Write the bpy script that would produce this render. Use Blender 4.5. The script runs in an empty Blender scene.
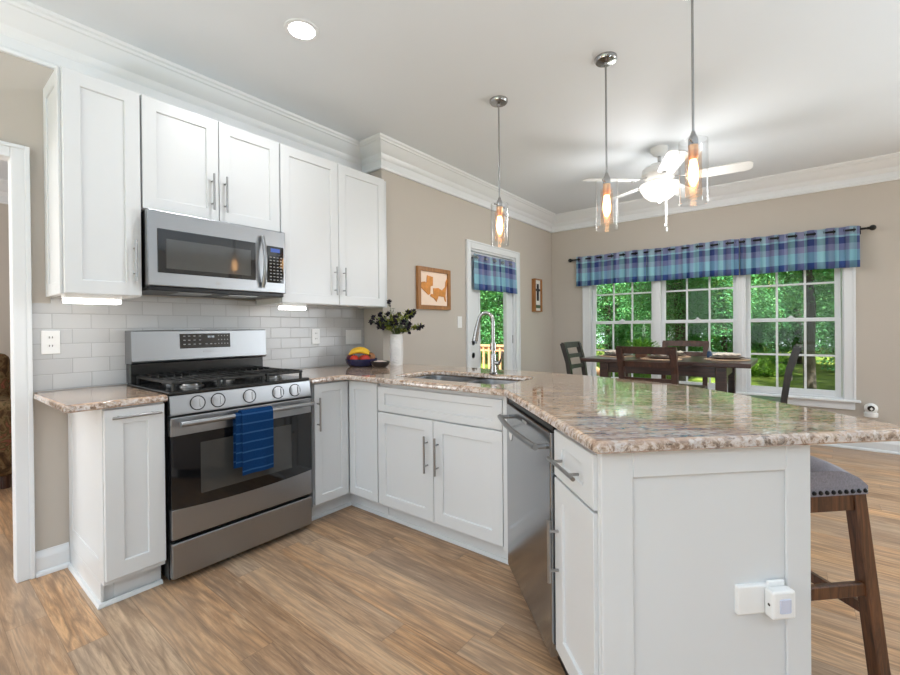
import bpy, bmesh, math, random
from mathutils import Vector, Matrix, Quaternion
PI = math.pi
R2 = math.sqrt(.5)
SC = bpy.context.scene
COL = SC.collection

# ---------------------------------------------------------------- camera
F_PX = 436.557
YAW, PITCH, ROLL, CY = 0.669943822, 0.00470938447, -0.00936518092, 330.314
def _rot(y, p, r):
    cy, sy, cp, sp, cr, sr = math.cos(y), math.sin(y), math.cos(p), math.sin(p), math.cos(r), math.sin(r)
    Rz = Matrix(((cr, -sr, 0), (sr, cr, 0), (0, 0, 1)))
    Rx = Matrix(((1, 0, 0), (0, cp, -sp), (0, sp, cp)))
    Ry = Matrix(((cy, 0, sy), (0, 1, 0), (-sy, 0, cy)))
    return Rz @ Rx @ Ry
_M = _rot(YAW, PITCH, ROLL) @ Matrix(((0, -1, 0), (0, 0, -1), (1, 0, 0)))
cam_d = bpy.data.cameras.new('camera')
cam = bpy.data.objects.new('camera', cam_d)
COL.objects.link(cam)
cam_d.sensor_fit = 'HORIZONTAL'; cam_d.sensor_width = 36
cam_d.lens = F_PX / 900 * 36
cam_d.shift_y = (CY - 337.5) / 900
cam_d.clip_start = .02; cam_d.clip_end = 200
_r, _u, _b = Vector(_M[0]), -Vector(_M[1]), -Vector(_M[2])
cam.matrix_world = Matrix(((_r.x, _u.x, _b.x, 0), (_r.y, _u.y, _b.y, 0), (_r.z, _u.z, _b.z, 1.2), (0, 0, 0, 1)))
SC.camera = cam

# ---------------------------------------------------------------- world, sun, added fill lights, exposure
SC.view_settings.view_transform = 'Standard'
SC.view_settings.look = 'None'
SC.view_settings.gamma = 1
SC.view_settings.use_curve_mapping = False
SC.view_settings.exposure = 0.0
SC.cycles.use_denoising = True
SC.cycles.max_bounces = 10
SC.cycles.transparent_max_bounces = 24
SC.cycles.sample_clamp_indirect = 6
W = bpy.data.worlds.new('world'); SC.world = W
W.use_nodes = True
W.node_tree.nodes['Background'].inputs[0].default_value = (.86, .93, 1, 1)
W.node_tree.nodes['Background'].inputs[1].default_value = 2.0
def light(kind, name, loc, power, size=None, size_y=None, aim=None, color=(1, 1, 1), **kw):
    d = bpy.data.lights.new(name, kind); d.energy = power; d.color = color
    if kind == 'AREA':
        if size_y: d.shape = 'RECTANGLE'; d.size = size; d.size_y = size_y
        else: d.shape = 'DISK'; d.size = size
    for k, v in kw.items(): setattr(d, k, v)
    o = bpy.data.objects.new(name, d); COL.objects.link(o); o.location = loc
    if aim is not None: o.rotation_euler = Vector(aim).to_track_quat('-Z', 'Y').to_euler()
    return o
light('SUN', 'sun', (0, 0, 20), 27, aim=(.62, .38, -.75), color=(1, .96, .88), angle=.02)
light('AREA', 'added_rear_fill', (-3.45, .9, 1.35), 19, 3.4, 2.0, aim=(1, 0, 0), color=(.75, .87, 1))  # unseen light added at an assumed rear window to brighten the kitchen
light('AREA', 'added_side_fill', (5.70, -3.1, 1.35), 175, 1.6, 2.0, aim=(-.94, .1, -.32), color=(.86, .93, 1))  # unseen light added in an assumed opening to brighten the dining floor and walls
for _x, _y in ((-1.9, -1.5), (-1.9, 1.0), (1.6, -2.6)): light('SPOT', 'ceiling_fill_spot', (_x, _y, .6), 275, aim=(0, 0, 1), color=(.66, .84, 1), shadow_soft_size=.15, spot_size=2.6, spot_blend=.8)  # unseen upward spots added to brighten the ceiling, not known lamps
CAN_AND_FILL_XY = [(1.302, 1.985), (-1.2, 1.985), (-1.2, -.6)]  # first is the real can; the others are unseen fill lamps

# ---------------------------------------------------------------- helpers
def setp(o, label=None, cat=None, group=None, kind=None):
    if label: o['label'] = label
    if cat: o['category'] = cat
    if group: o['group'] = group
    if kind: o['kind'] = kind
    return o
def thing(name, label, cat, loc=(0, 0, 0), rz=0, group=None):
    o = bpy.data.objects.new(name, None); COL.objects.link(o)
    o.empty_display_size = .1
    o.location = loc; o.rotation_euler = (0, 0, rz)
    return setp(o, label, cat, group)
class MB:
    def __init__(s): s.bm = bmesh.new(); s.uv = None
    def box(s, x0, x1, y0, y1, z0, z1, bev=0, seg=1):
        r = bmesh.ops.create_cube(s.bm, size=1)['verts']
        for v in r:
            v.co = Vector(((x0 + x1) / 2 + v.co.x * (x1 - x0), (y0 + y1) / 2 + v.co.y * (y1 - y0), (z0 + z1) / 2 + v.co.z * (z1 - z0)))
        if bev:
            es = list({e for v in r for e in v.link_edges})
            bmesh.ops.bevel(s.bm, geom=es, offset=bev, segments=seg, affect='EDGES', profile=.5)
        return s
    def obox(s, c, ax, ay, az, hx, hy, hz, bev=0):
        n0 = len(s.bm.verts)
        s.box(-hx, hx, -hy, hy, -hz, hz, bev)
        s.bm.verts.ensure_lookup_table()
        M = Matrix((Vector(ax), Vector(ay), Vector(az))).transposed()
        for v in s.bm.verts[n0:]: v.co = M @ v.co + Vector(c)
        return s
    def bar(s, p, q, w, d, side=(0, 0, 1), bev=0):
        p, q = Vector(p), Vector(q); ax = (q - p).normalized()
        ay = Vector(side); ay = (ay - ay.dot(ax) * ax).normalized(); az = ax.cross(ay)
        return s.obox((p + q) / 2, ax, ay, az, (q - p).length / 2, w / 2, d / 2, bev)
    def ring(s, pts): return [s.bm.verts.new(p) for p in pts]
    def skin(s, rings, closed=True, cap0=False, cap1=False):
        for a, b in zip(rings, rings[1:]):
            n = len(a)
            for i in range(n if closed else n - 1):
                j = (i + 1) % n
                if a[i] is b[i] and a[j] is b[j]: continue
                try: s.bm.faces.new((a[i], a[j], b[j], b[i]))
                except ValueError: pass
        if cap0: s.bm.faces.new(list(reversed(rings[0])))
        if cap1: s.bm.faces.new(rings[-1])
        return s
    def tube(s, pts, r, n=10, caps=True):
        pts = [Vector(p) for p in pts]
        rs = r if isinstance(r, (list, tuple)) else [r] * len(pts)
        t = (pts[1] - pts[0]).normalized()
        u = t.orthogonal().normalized()
        rings = []
        for i, p in enumerate(pts):
            if i == 0: d = pts[1] - p
            elif i == len(pts) - 1: d = p - pts[i - 1]
            else: d = (pts[i + 1] - p).normalized() + (p - pts[i - 1]).normalized()
            d.normalize()
            u = (u - u.dot(d) * d).normalized(); w = d.cross(u)
            rings.append(s.ring([p + (u * math.cos(a) + w * math.sin(a)) * rs[i] for a in [2 * PI * k / n for k in range(n)]]))
        return s.skin(rings, True, caps, caps)
    def lathe(s, prof, c=(0, 0, 0), n=24, axis='z', cap0=True, cap1=True):
        c = Vector(c); rings = []
        for r, z in prof:
            ring = []
            for k in range(n):
                a = 2 * PI * k / n
                v = Vector((r * math.cos(a), r * math.sin(a), z))
                if axis == 'y': v = Vector((v.x, v.z, v.y * -1))
                if axis == 'x': v = Vector((v.z, v.x, v.y))
                ring.append(c + v)
            rings.append(s.ring(ring))
        return s.skin(rings, True, cap0, cap1)
    def ball(s, c, r, n=16, m=10, sc=(1, 1, 1)):
        return s.lathe([(max(1e-4, r * math.sin(PI * i / m)) * sc[0], -r * math.cos(PI * i / m) * sc[2]) for i in range(m + 1)], c, n)
    def sweep(s, prof, path, caps=True):
        # prof: (offset to the right of travel, z); path: (x, y)
        P = [Vector((p[0], p[1])) for p in path]; rings = []
        for i, p in enumerate(P):
            d0 = (P[i] - P[i - 1]).normalized() if i else None
            d1 = (P[i + 1] - P[i]).normalized() if i < len(P) - 1 else None
            if d0 is None: d0 = d1
            if d1 is None: d1 = d0
            n0, n1 = Vector((d0.y, -d0.x)), Vector((d1.y, -d1.x))
            m = (n0 + n1); m = m / max(.05, m.dot(n0))
            rings.append(s.ring([(p.x + m.x * o, p.y + m.y * o, z) for o, z in prof]))
        s.skin(rings, False)
        if caps:
            for r in (rings[0], rings[-1]):
                try: s.bm.faces.new(r)
                except ValueError: pass
        return s
    def prism(s, poly, z0, z1):
        a = s.ring([(x, y, z0) for x, y in poly]); b = s.ring([(x, y, z1) for x, y in poly])
        return s.skin([a, b], True, True, True)
    def build(s, name, m, parent=None, loc=None, rot=None, smooth=None, fix=True, flat=False):
        bm = s.bm
        if fix: bmesh.ops.recalc_face_normals(bm, faces=bm.faces)
        me = bpy.data.meshes.new(name); bm.to_mesh(me); bm.free()
        ms = m if isinstance(m, (list, tuple)) else [m]
        for x in ms: me.materials.append(x)
        if smooth is not None:
            me.shade_smooth()
            me.set_sharp_from_angle(angle=math.radians(smooth))
        if flat:
            for p in me.polygons:
                if abs(p.normal.z) > .995: p.use_smooth = False
        o = bpy.data.objects.new(name, me); COL.objects.link(o)
        if parent: o.parent = parent
        if loc: o.location = loc
        if rot: o.rotation_euler = rot
        return o
def dup(root, loc=None, rz=None, label=None, cat=None, group=None):
    c = root.copy(); COL.objects.link(c)
    if loc is not None: c.location = loc
    if rz is not None: c.rotation_euler = (0, 0, rz)
    if label: c['label'] = label
    if group: c['group'] = group
    for ch in list(root.children):
        d = ch.copy(); COL.objects.link(d); d.parent = c
        for g in list(ch.children):
            e = g.copy(); COL.objects.link(e); e.parent = d
    return c
def offset(poly, d):
    # inward offset (counter-clockwise polygon) with mitres
    n = len(poly); out = []
    for i in range(n):
        p0, p, p1 = Vector(poly[i - 1]), Vector(poly[i]), Vector(poly[(i + 1) % n])
        a, b = (p - p0).normalized(), (p1 - p).normalized()
        n0, n1 = Vector((-a.y, a.x)), Vector((-b.y, b.x))
        m = n0 + n1; m = m / max(.3, m.dot(n0))
        out.append((p.x + m.x * d, p.y + m.y * d))
    return out
def rrect(x0, x1, y0, y1, r, n=5):
    P = []
    for cx, cy, a0 in ((x1 - r, y1 - r, 0), (x0 + r, y1 - r, PI / 2), (x0 + r, y0 + r, PI), (x1 - r, y0 + r, 1.5 * PI)):
        for k in range(n + 1):
            a = a0 + PI / 2 * k / n; P.append((cx + r * math.cos(a), cy + r * math.sin(a)))
    return P

# ---------------------------------------------------------------- materials
class NT:
    def __init__(s, name):
        s.m = bpy.data.materials.new(name); s.m.use_nodes = True
        s.t = s.m.node_tree; s.b = s.t.nodes['Principled BSDF']; s.out = s.t.nodes['Material Output']
    def node(s, k, **kw):
        n = s.t.nodes.new(k)
        for a, v in kw.items(): setattr(n, a, v)
        return n
    def link(s, a, b): s.t.links.new(a, b)
    def put(s, sock, v):
        if hasattr(v, 'is_output'): s.link(v, sock)
        elif isinstance(v, (tuple, list)) and len(v) == 3 and sock.type == 'RGBA': sock.default_value = (*v, 1)
        else: sock.default_value = v
    def math(s, op, a, b=0, c=None):
        n = s.node('ShaderNodeMath', operation=op)
        s.put(n.inputs[0], a); s.put(n.inputs[1], b)
        if c is not None: s.put(n.inputs[2], c)
        return n.outputs[0]
    def co(s, which='Object'): return s.node('ShaderNodeTexCoord').outputs[which]
    def mapping(s, v, scale=(1, 1, 1), rot=(0, 0, 0), loc=(0, 0, 0)):
        n = s.node('ShaderNodeMapping'); s.link(v, n.inputs[0])
        n.inputs['Scale'].default_value = scale; n.inputs['Rotation'].default_value = rot; n.inputs['Location'].default_value = loc
        return n.outputs[0]
    def noise(s, v, scale=5, detail=4, rough=.5, dist=0, out=0):
        n = s.node('ShaderNodeTexNoise'); s.link(v, n.inputs['Vector'])
        n.inputs['Scale'].default_value = scale; n.inputs['Detail'].default_value = detail
        n.inputs['Roughness'].default_value = rough; n.inputs['Distortion'].default_value = dist
        return n.outputs[out]
    def ramp(s, f, stops, const=False):
        n = s.node('ShaderNodeValToRGB'); s.link(f, n.inputs[0]); r = n.color_ramp
        if const: r.interpolation = 'CONSTANT'
        while len(r.elements) < len(stops): r.elements.new(.5)
        for e, (p, c) in zip(r.elements, stops): e.position = p; e.color = (*c, 1) if len(c) == 3 else c
        return n.outputs[0]
    def mix(s, f, a, b, mode='MIX'):
        n = s.node('ShaderNodeMix', data_type='RGBA', blend_type=mode)
        s.put(n.inputs[0], f); s.put(n.inputs[6], a); s.put(n.inputs[7], b)
        return n.outputs[2]
    def xyz(s, v):
        n = s.node('ShaderNodeSeparateXYZ'); s.link(v, n.inputs[0]); return n.outputs
    def vec(s, x, y, z=0):
        n = s.node('ShaderNodeCombineXYZ'); s.put(n.inputs[0], x); s.put(n.inputs[1], y); s.put(n.inputs[2], z); return n.outputs[0]
    def white(s, v):
        n = s.node('ShaderNodeTexWhiteNoise', noise_dimensions='3D'); s.link(v, n.inputs[0]); return n.outputs
    def bump(s, h, strength=.2, dist=.01):
        n = s.node('ShaderNodeBump'); n.inputs['Strength'].default_value = strength; n.inputs['Distance'].default_value = dist
        s.link(h, n.inputs['Height']); s.link(n.outputs[0], s.b.inputs['Normal'])
    def base(s, c): s.put(s.b.inputs['Base Color'], c); return s
    def set(s, rough=None, metal=None, spec=None, coat=None):
        if rough is not None: s.put(s.b.inputs['Roughness'], rough)
        if metal is not None: s.b.inputs['Metallic'].default_value = metal
        if spec is not None: s.b.inputs['Specular IOR Level'].default_value = spec
        if coat is not None: s.b.inputs['Coat Weight'].default_value = coat; s.b.inputs['Coat Roughness'].default_value = .1
        return s
def srgb(r, g, b):
    f = lambda c: c / 12.92 if c <= .04045 else ((c + .055) / 1.055) ** 2.4
    return (f(r / 255), f(g / 255), f(b / 255))
def plain(name, c, rough=.5, metal=0, spec=.5, coat=None, vary=.04, scale=20, bump=0):
    n = NT(name); v = n.co()
    f = n.noise(v, scale, 3)
    n.base(n.mix(f, tuple(x * (1 - vary) for x in c), tuple(min(1, x * (1 + vary)) for x in c))).set(rough, metal, spec, coat)
    if bump: n.bump(f, bump, .002)
    return n.m
def emit(name, c, strength):
    n = NT(name); n.base((0, 0, 0)); n.b.inputs['Emission Color'].default_value = (*c, 1); n.b.inputs['Emission Strength'].default_value = strength
    return n.m
def clear(name, tint=(1, 1, 1), rough=.02, base_refl=.05, edge=.9):
    n = NT(name)
    tr = n.node('ShaderNodeBsdfTransparent'); tr.inputs[0].default_value = (*tint, 1)
    gl = n.node('ShaderNodeBsdfGlossy'); gl.inputs['Roughness'].default_value = rough
    fr = n.node('ShaderNodeLayerWeight'); fr.inputs[0].default_value = .25
    f = n.math('MULTIPLY_ADD', n.math('POWER', fr.outputs['Facing'], 2.0), edge - base_refl, base_refl)
    mx = n.node('ShaderNodeMixShader'); n.link(f, mx.inputs[0]); n.link(tr.outputs[0], mx.inputs[1]); n.link(gl.outputs[0], mx.inputs[2])
    n.link(mx.outputs[0], n.out.inputs[0])
    return n.m
def wood(name, dark, light, axis=0, rough=.4, scale=14, coat=None):
    n = NT(name); v = n.co()
    sc = [1, 1, 1]; sc[axis] = .09
    g = n.noise(n.mapping(v, tuple(sc)), scale * 3, 6, .65, 1.2)
    g2 = n.noise(v, 3, 2)
    c = n.ramp(g, [(.3, dark), (.7, light)])
    n.base(n.mix(n.math('MULTIPLY', g2, .5), c, dark)).set(rough, coat=coat)
    n.bump(g, .08, .002)
    return n.m
def steel(name, c=.58, rough=.27, axis=2, aniso=.0):
    n = NT(name); v = n.co()
    sc = [2, 2, 2]; sc[axis] = 240
    g = n.noise(n.mapping(v, tuple(sc)), 4, 3, .6)
    n.base(n.mix(g, (c * .95, c * .98, c * 1.02), (c * .99, c * 1.02, c * 1.06))).set(n.math('MULTIPLY_ADD', g, .08, rough - .04), 1)
    return n.m

WHITE = plain('white_cabinet_paint', (.70, .715, .725), .34, vary=.012, scale=6)
TRIM = plain('white_trim_paint', (.79, .81, .83), .35, vary=.012, scale=6)
CEIL = plain('ceiling_paint', (.77, .81, .85), .75, vary=.01, scale=4)
WALL = plain('beige_wall_paint', srgb(194, 186, 176), .7, vary=.02, scale=3, bump=.02)
STEEL = steel('brushed_steel', .34, .36)
KNOBM = plain('knob_metal', (.40, .40, .41), .38, 1, vary=.03)
SINKST = steel('sink_steel', .20, .3)
STEELV = steel('brushed_steel_vertical', .36, .15, 0)
CHROME = plain('polished_nickel', (.42, .42, .42), .22, 1, vary=.03)
NICKEL = plain('satin_nickel', (.36, .36, .36), .32, 1, vary=.04)
DARKM = plain('black_metal', (.012, .012, .013), .35, .4, vary=.1)
BLACKG = plain('black_glass', (.006, .006, .007), .05, 0, .6, vary=.1)
BLACKE = plain('black_enamel', (.012, .012, .012), .18, 0, .5, vary=.1)
IRON = plain('cast_iron', (.02, .019, .018), .5, .3, vary=.2, bump=.2)
OVENW = plain('oven_window_glass', (.05, .05, .048), .06, 0, .7, vary=.1)
PLASTIC = plain('white_plastic', (.84, .84, .83), .35, vary=.01)
GREYMARK = plain('pale_grey_marking', (.32, .32, .32), .5, vary=.05)
BLUEGLOW = emit('blue_clock_display', (.12, .25, .9), .5)
WHITEGLOW = emit('white_clock_display', (.8, .9, 1), .5)
GLASS = clear('window_glass', (.97, .99, .98), .01, .012, .5)
PGLASS = clear('clear_pendant_glass', (.97, .97, .97), .03, .04, .85)
AGLASS = clear('amber_inner_glass', (1, .84, .70), .15, .10, .6)
BULB = emit('warm_bulb_glow', (1, .62, .28), 16)
STRIP = emit('cool_white_strip', (1, .97, .92), 9)
CANGLOW = emit('can_light_lens', (1, .97, .93), 22)
BOWLGLOW = emit('frosted_lit_glass', (1, .95, .86), 1.9)
COPPER = plain('copper_socket', (.75, .42, .22), .3, 1, vary=.05)
TABLE = wood('dark_table_wood', (.022, .009, .006), (.09, .036, .022), 1, .3, coat=.3)
CHAIRW = wood('dark_brown_chair_wood', (.026, .009, .005), (.11, .04, .022), 2, .32, coat=.2)
CHAIRG = wood('dark_grey_chair_wood', (.02, .018, .016), (.06, .052, .046), 2, .35, coat=.2)
STOOLW = wood('walnut_stool_wood', (.03, .011, .005), (.22, .088, .036), 2, .38, coat=.1)
OAK = wood('golden_oak_frame_wood', (.22, .085, .02), (.5, .23, .07), 2, .42)
DECK = wood('cedar_deck_wood', (.32, .16, .08), (.62, .36, .2), 0, .6)
BARK = wood('grey_brown_bark', (.018, .014, .010), (.07, .055, .04), 2, .9)
LINEN = plain('cream_napkin_linen', (.75, .66, .56), .85, vary=.08, scale=60, bump=.1)
def floor_mat():
    n = NT('oak_plank_floor'); x, y, z = n.xyz(n.co())
    u = n.math('DIVIDE', x, .1265); row = n.math('FLOOR', u); fu = n.math('FRACT', u)
    off = n.white(n.vec(row, 3.7, 1.3))[0]
    w = n.math('ADD', n.math('DIVIDE', y, 1.22), n.math('MULTIPLY', off, 7.31))
    col = n.math('FLOOR', w); fw = n.math('FRACT', w)
    rnd = n.white(n.vec(row, col, 5.1))
    rx, ry, rzz = n.xyz(rnd[1])
    # grain: stretched along the plank, shifted per plank
    gv = n.vec(n.math('ADD', n.math('MULTIPLY', x, 1.0), n.math('MULTIPLY', rx, 9)), n.math('ADD', n.math('MULTIPLY', y, .075), n.math('MULTIPLY', ry, 9)), n.math('MULTIPLY', rzz, 5))
    warp = n.noise(gv, 9, 2, .5, .6)
    g1 = n.noise(gv, 44, 7, .68, .7)
    rings = n.math('FRACT', n.math('MULTIPLY', warp, 9))
    rings = n.math('ABSOLUTE', n.math('SUBTRACT', rings, .5))
    tone = n.ramp(rx, [(0, srgb(222, 172, 122)), (.3, srgb(198, 160, 124)), (.55, srgb(236, 188, 138)), (.8, srgb(178, 142, 110)), (1, srgb(218, 188, 156))])
    dark = n.mix(.80, tone, srgb(112, 86, 66), 'MULTIPLY')
    fine = n.math('MULTIPLY_ADD', g1, 2.6, -.72)
    c = n.mix(fine, dark, tone)
    g3 = n.noise(n.vec(n.math('ADD', n.math('MULTIPLY', x, 1.0), n.math('MULTIPLY', ry, 7)), n.math('MULTIPLY_ADD', y, .06, rzz), rx), 90, 5, .7, .4)
    c = n.mix(n.ramp(rings, [(0, (.62, .62, .62)), (.16, (.28, .28, .28)), (.34, (0, 0, 0))]), c, srgb(116, 90, 70))
    c = n.mix(n.ramp(g3, [(.36, (.42, .42, .42)), (.48, (0, 0, 0))]), c, srgb(104, 80, 62))
    c = n.mix(n.ramp(g3, [(.54, (0, 0, 0)), (.70, (.5, .5, .5))]), c, srgb(222, 194, 160))
    big = n.noise(gv, 4.5, 3, .5)
    c = n.mix(n.math('MULTIPLY_ADD', big, 1.0, -.34), c, srgb(192, 174, 154))
    eu = n.math('MINIMUM', fu, n.math('SUBTRACT', 1, fu)); ew = n.math('MINIMUM', fw, n.math('SUBTRACT', 1, fw))
    e = n.math('MINIMUM', n.math('MULTIPLY', eu, .1265), n.math('MULTIPLY', ew, 1.22))
    seam = n.math('LESS_THAN', e, .0011)
    c = n.mix(n.math('MULTIPLY', seam, .45), c, srgb(90, 68, 52))
    n.base(c).set(n.math('MULTIPLY_ADD', g1, .15, .28), spec=.5)
    h = n.math('SUBTRACT', n.math('MULTIPLY', g1, .25), n.math('MULTIPLY', seam, .6)); n.bump(h, .12, .003)
    return n.m
def tile_mat():
    n = NT('white_subway_tile'); x, y, z = n.xyz(n.co())
    v = n.math('DIVIDE', n.math('SUBTRACT', z, .911), .0763); row = n.math('FLOOR', v); fv = n.math('FRACT', v)
    half = n.math('MULTIPLY_ADD', n.math('ABSOLUTE', n.math('MODULO', row, 2)), -.5, .5)
    u = n.math('ADD', n.math('DIVIDE', n.math('SUBTRACT', x, .400), .1555), half); colm = n.math('FLOOR', u); fu = n.math('FRACT', u)
    eu = n.math('MULTIPLY', n.math('MINIMUM', fu, n.math('SUBTRACT', 1, fu)), .1555)
    ev = n.math('MULTIPLY', n.math('MINIMUM', fv, n.math('SUBTRACT', 1, fv)), .0763)
    e = n.math('MINIMUM', eu, ev)
    g = n.math('SMOOTH_MIN', n.math('DIVIDE', e, .0035), 1, .3)
    rnd = n.white(n.vec(row, colm, 2.2))[0]
    body = n.mix(rnd, (.50, .505, .51), (.56, .565, .57))
    grout = n.math('LESS_THAN', e, .0013)
    n.base(n.mix(grout, body, (.38, .38, .385))).set(n.math('MULTIPLY_ADD', grout, .4, .30), spec=.5)
    wob = n.noise(n.co(), 22, 2)
    n.bump(n.math('ADD', g, n.math('MULTIPLY', wob, .25)), .3, .004)
    return n.m
def granite_mat():
    n = NT('brown_cream_granite'); v = n.co()
    r = n.mapping(v, (1, 1, 1), (0, 0, PI / 4))            # x' runs across the peninsula end
    st = n.mapping(r, (.45, 3.4, 2.4))
    a = n.noise(st, 7, 8, .68, 1.3)
    big = n.noise(n.mapping(r, (.7, 1.8, 1.5)), 2.2, 4, .6, .8)
    fine = n.noise(n.mapping(r, (1, 1.6, 1)), 48, 5, .7)
    base = n.ramp(a, [(.27, srgb(96, 78, 66)), (.37, srgb(152, 122, 100)), (.46, srgb(196, 160, 132)), (.55, srgb(212, 184, 158)), (.66, srgb(218, 200, 182)), (.8, srgb(168, 134, 108))])
    grey = n.ramp(fine, [(.32, srgb(80, 80, 86)), (.5, srgb(176, 180, 188)), (.7, srgb(222, 226, 232))])
    c = n.mix(n.ramp(big, [(.50, (0, 0, 0)), (.72, (.4, .4, .4))]), base, grey)
    vo = n.node('ShaderNodeTexVoronoi'); n.link(n.mapping(r, (1, 1.7, 1)), vo.inputs['Vector']); vo.inputs['Scale'].default_value = 62
    vr = n.xyz(vo.outputs['Color'])
    c = n.mix(n.math('MULTIPLY', n.math('GREATER_THAN', vr[0], .80), .4), c, srgb(118, 94, 78))
    c = n.mix(n.math('MULTIPLY', n.math('GREATER_THAN', vr[1], .86), .4), c, srgb(226, 222, 216))
    dk = n.noise(n.mapping(r, (.7, 2.4, 2)), 20, 7, .75, .6)
    c = n.mix(n.ramp(dk, [(.57, (0, 0, 0)), (.64, (.9, .9, .9))]), c, srgb(62, 52, 48))
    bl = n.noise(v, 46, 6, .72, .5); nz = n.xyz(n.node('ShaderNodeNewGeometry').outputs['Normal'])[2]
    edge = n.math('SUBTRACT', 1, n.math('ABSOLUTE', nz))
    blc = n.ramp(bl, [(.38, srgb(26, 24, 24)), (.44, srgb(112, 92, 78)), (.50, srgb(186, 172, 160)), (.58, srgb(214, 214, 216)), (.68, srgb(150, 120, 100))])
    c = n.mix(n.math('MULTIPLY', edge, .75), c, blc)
    n.base(c).set(.06, spec=.65, coat=.5)
    n.b.inputs['Coat Roughness'].default_value = .02
    return n.m
def plaid_mat():
    n = NT('blue_plaid_fabric'); u, v, _ = n.xyz(n.co('UV'))
    rows = n.ramp(v, [(0, srgb(44, 72, 132)), (.17, srgb(126, 172, 190)), (.44, srgb(120, 124, 158)), (.60, srgb(48, 58, 104)), (.765, srgb(140, 178, 192)), (.81, srgb(132, 134, 160))], True)
    cu = n.math('FRACT', n.math('DIVIDE', u, .33))
    cols = n.ramp(cu, [(0, srgb(70, 84, 136)), (.2, srgb(142, 152, 186)), (.33, srgb(160, 206, 208)), (.56, srgb(96, 112, 160)), (.68, srgb(130, 130, 160)), (.86, srgb(150, 196, 206))], True)
    c = n.mix(.40, n.mix(.42, rows, cols), n.mix(1.0, n.mix(.42, rows, cols), (1.9, 1.9, 1.9), 'MULTIPLY'))
    wv = n.noise(n.mapping(n.co('UV'), (220, 220, 1)), 1, 2)
    c = n.mix(n.math('MULTIPLY', wv, .3), c, n.mix(.7, c, (1, 1, 1), 'MULTIPLY'))
    n.base(c).set(.85, spec=.1)
    tl = n.node('ShaderNodeBsdfTranslucent'); n.link(c, tl.inputs[0])
    mx = n.node('ShaderNodeMixShader'); mx.inputs[0].default_value = .25
    n.link(n.b.outputs[0], mx.inputs[1]); n.link(tl.outputs[0], mx.inputs[2]); n.link(mx.outputs[0], n.out.inputs[0])
    return n.m
def leaf_mat(name, stops, trans=.32):
    n = NT(name); g = n.node('ShaderNodeNewGeometry'); oi = n.node('ShaderNodeObjectInfo')
    f = n.math('MULTIPLY_ADD', g.outputs['Random Per Island'], .7, n.math('MULTIPLY', oi.outputs['Random'], .3))
    c = n.ramp(f, stops)
    n.base(c).set(.5, spec=.25)
    tl = n.node('ShaderNodeBsdfTranslucent'); n.link(n.mix(.35, c, (.35, .6, .02)), tl.inputs[0])
    mx = n.node('ShaderNodeMixShader'); mx.inputs[0].default_value = trans
    n.link(n.b.outputs[0], mx.inputs[1]); n.link(tl.outputs[0], mx.inputs[2]); n.link(mx.outputs[0], n.out.inputs[0])
    return n.m
def towel_mat():
    n = NT('blue_striped_towel'); x, y, z = n.xyz(n.co())
    s = n.math('LESS_THAN', n.math('FRACT', n.math('DIVIDE', z, .048)), .16)
    nz = n.noise(n.co(), 160, 3)
    c = n.mix(s, n.mix(nz, (.003, .026, .092), (.007, .045, .145)), (.028, .085, .21))
    n.base(c).set(.95, spec=.1); n.bump(n.math('ADD', nz, s), .5, .003)
    return n.m
def seat_mat():
    n = NT('grey_woven_upholstery'); v = n.co()
    g = n.noise(v, 260, 2); g2 = n.noise(v, 30, 2)
    n.base(n.mix(g, (.15, .14, .165), n.mix(g2, (.34, .33, .38), (.43, .42, .47)))).set(.75, spec=.3); n.bump(g, .3, .002)
    return n.m
def sofa_mat():
    n = NT('brown_floral_upholstery'); v = n.co()
    a = n.noise(v, 9, 4, .6, 1.5)
    c = n.ramp(a, [(.3, srgb(58, 46, 34)), (.45, srgb(98, 76, 54)), (.52, srgb(130, 108, 78)), (.58, srgb(84, 76, 50)), (.68, srgb(150, 92, 76)), (.78, srgb(70, 54, 40))])
    n.base(c).set(.9, spec=.1)
    return n.m
FLOOR, TILE, GRANITE, PLAID, TOWEL, SEATF, SOFA = floor_mat(), tile_mat(), granite_mat(), plaid_mat(), towel_mat(), seat_mat(), sofa_mat()
LEAF = leaf_mat('summer_leaf', [(0, (.012, .06, .022)), (.4, (.04, .17, .06)), (.75, (.10, .30, .11)), (1, (.30, .52, .22))])
LEAFY = leaf_mat('lime_undergrowth_leaf', [(0, (.02, .07, .01)), (.4, (.08, .22, .02)), (1, (.34, .50, .05))])
HOUSEP = leaf_mat('house_plant_leaf', [(0, (.04, .15, .02)), (.5, (.12, .33, .05)), (1, (.28, .5, .1))], .25)
BOUQ = leaf_mat('yellow_green_sprig', [(0, (.10, .13, .03)), (.5, (.32, .36, .05)), (.8, (.55, .52, .10)), (1, (.30, .36, .26))], .2)
EUCA = leaf_mat('grey_green_leaf', [(0, (.12, .16, .12)), (1, (.28, .33, .27))], .1)
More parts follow.
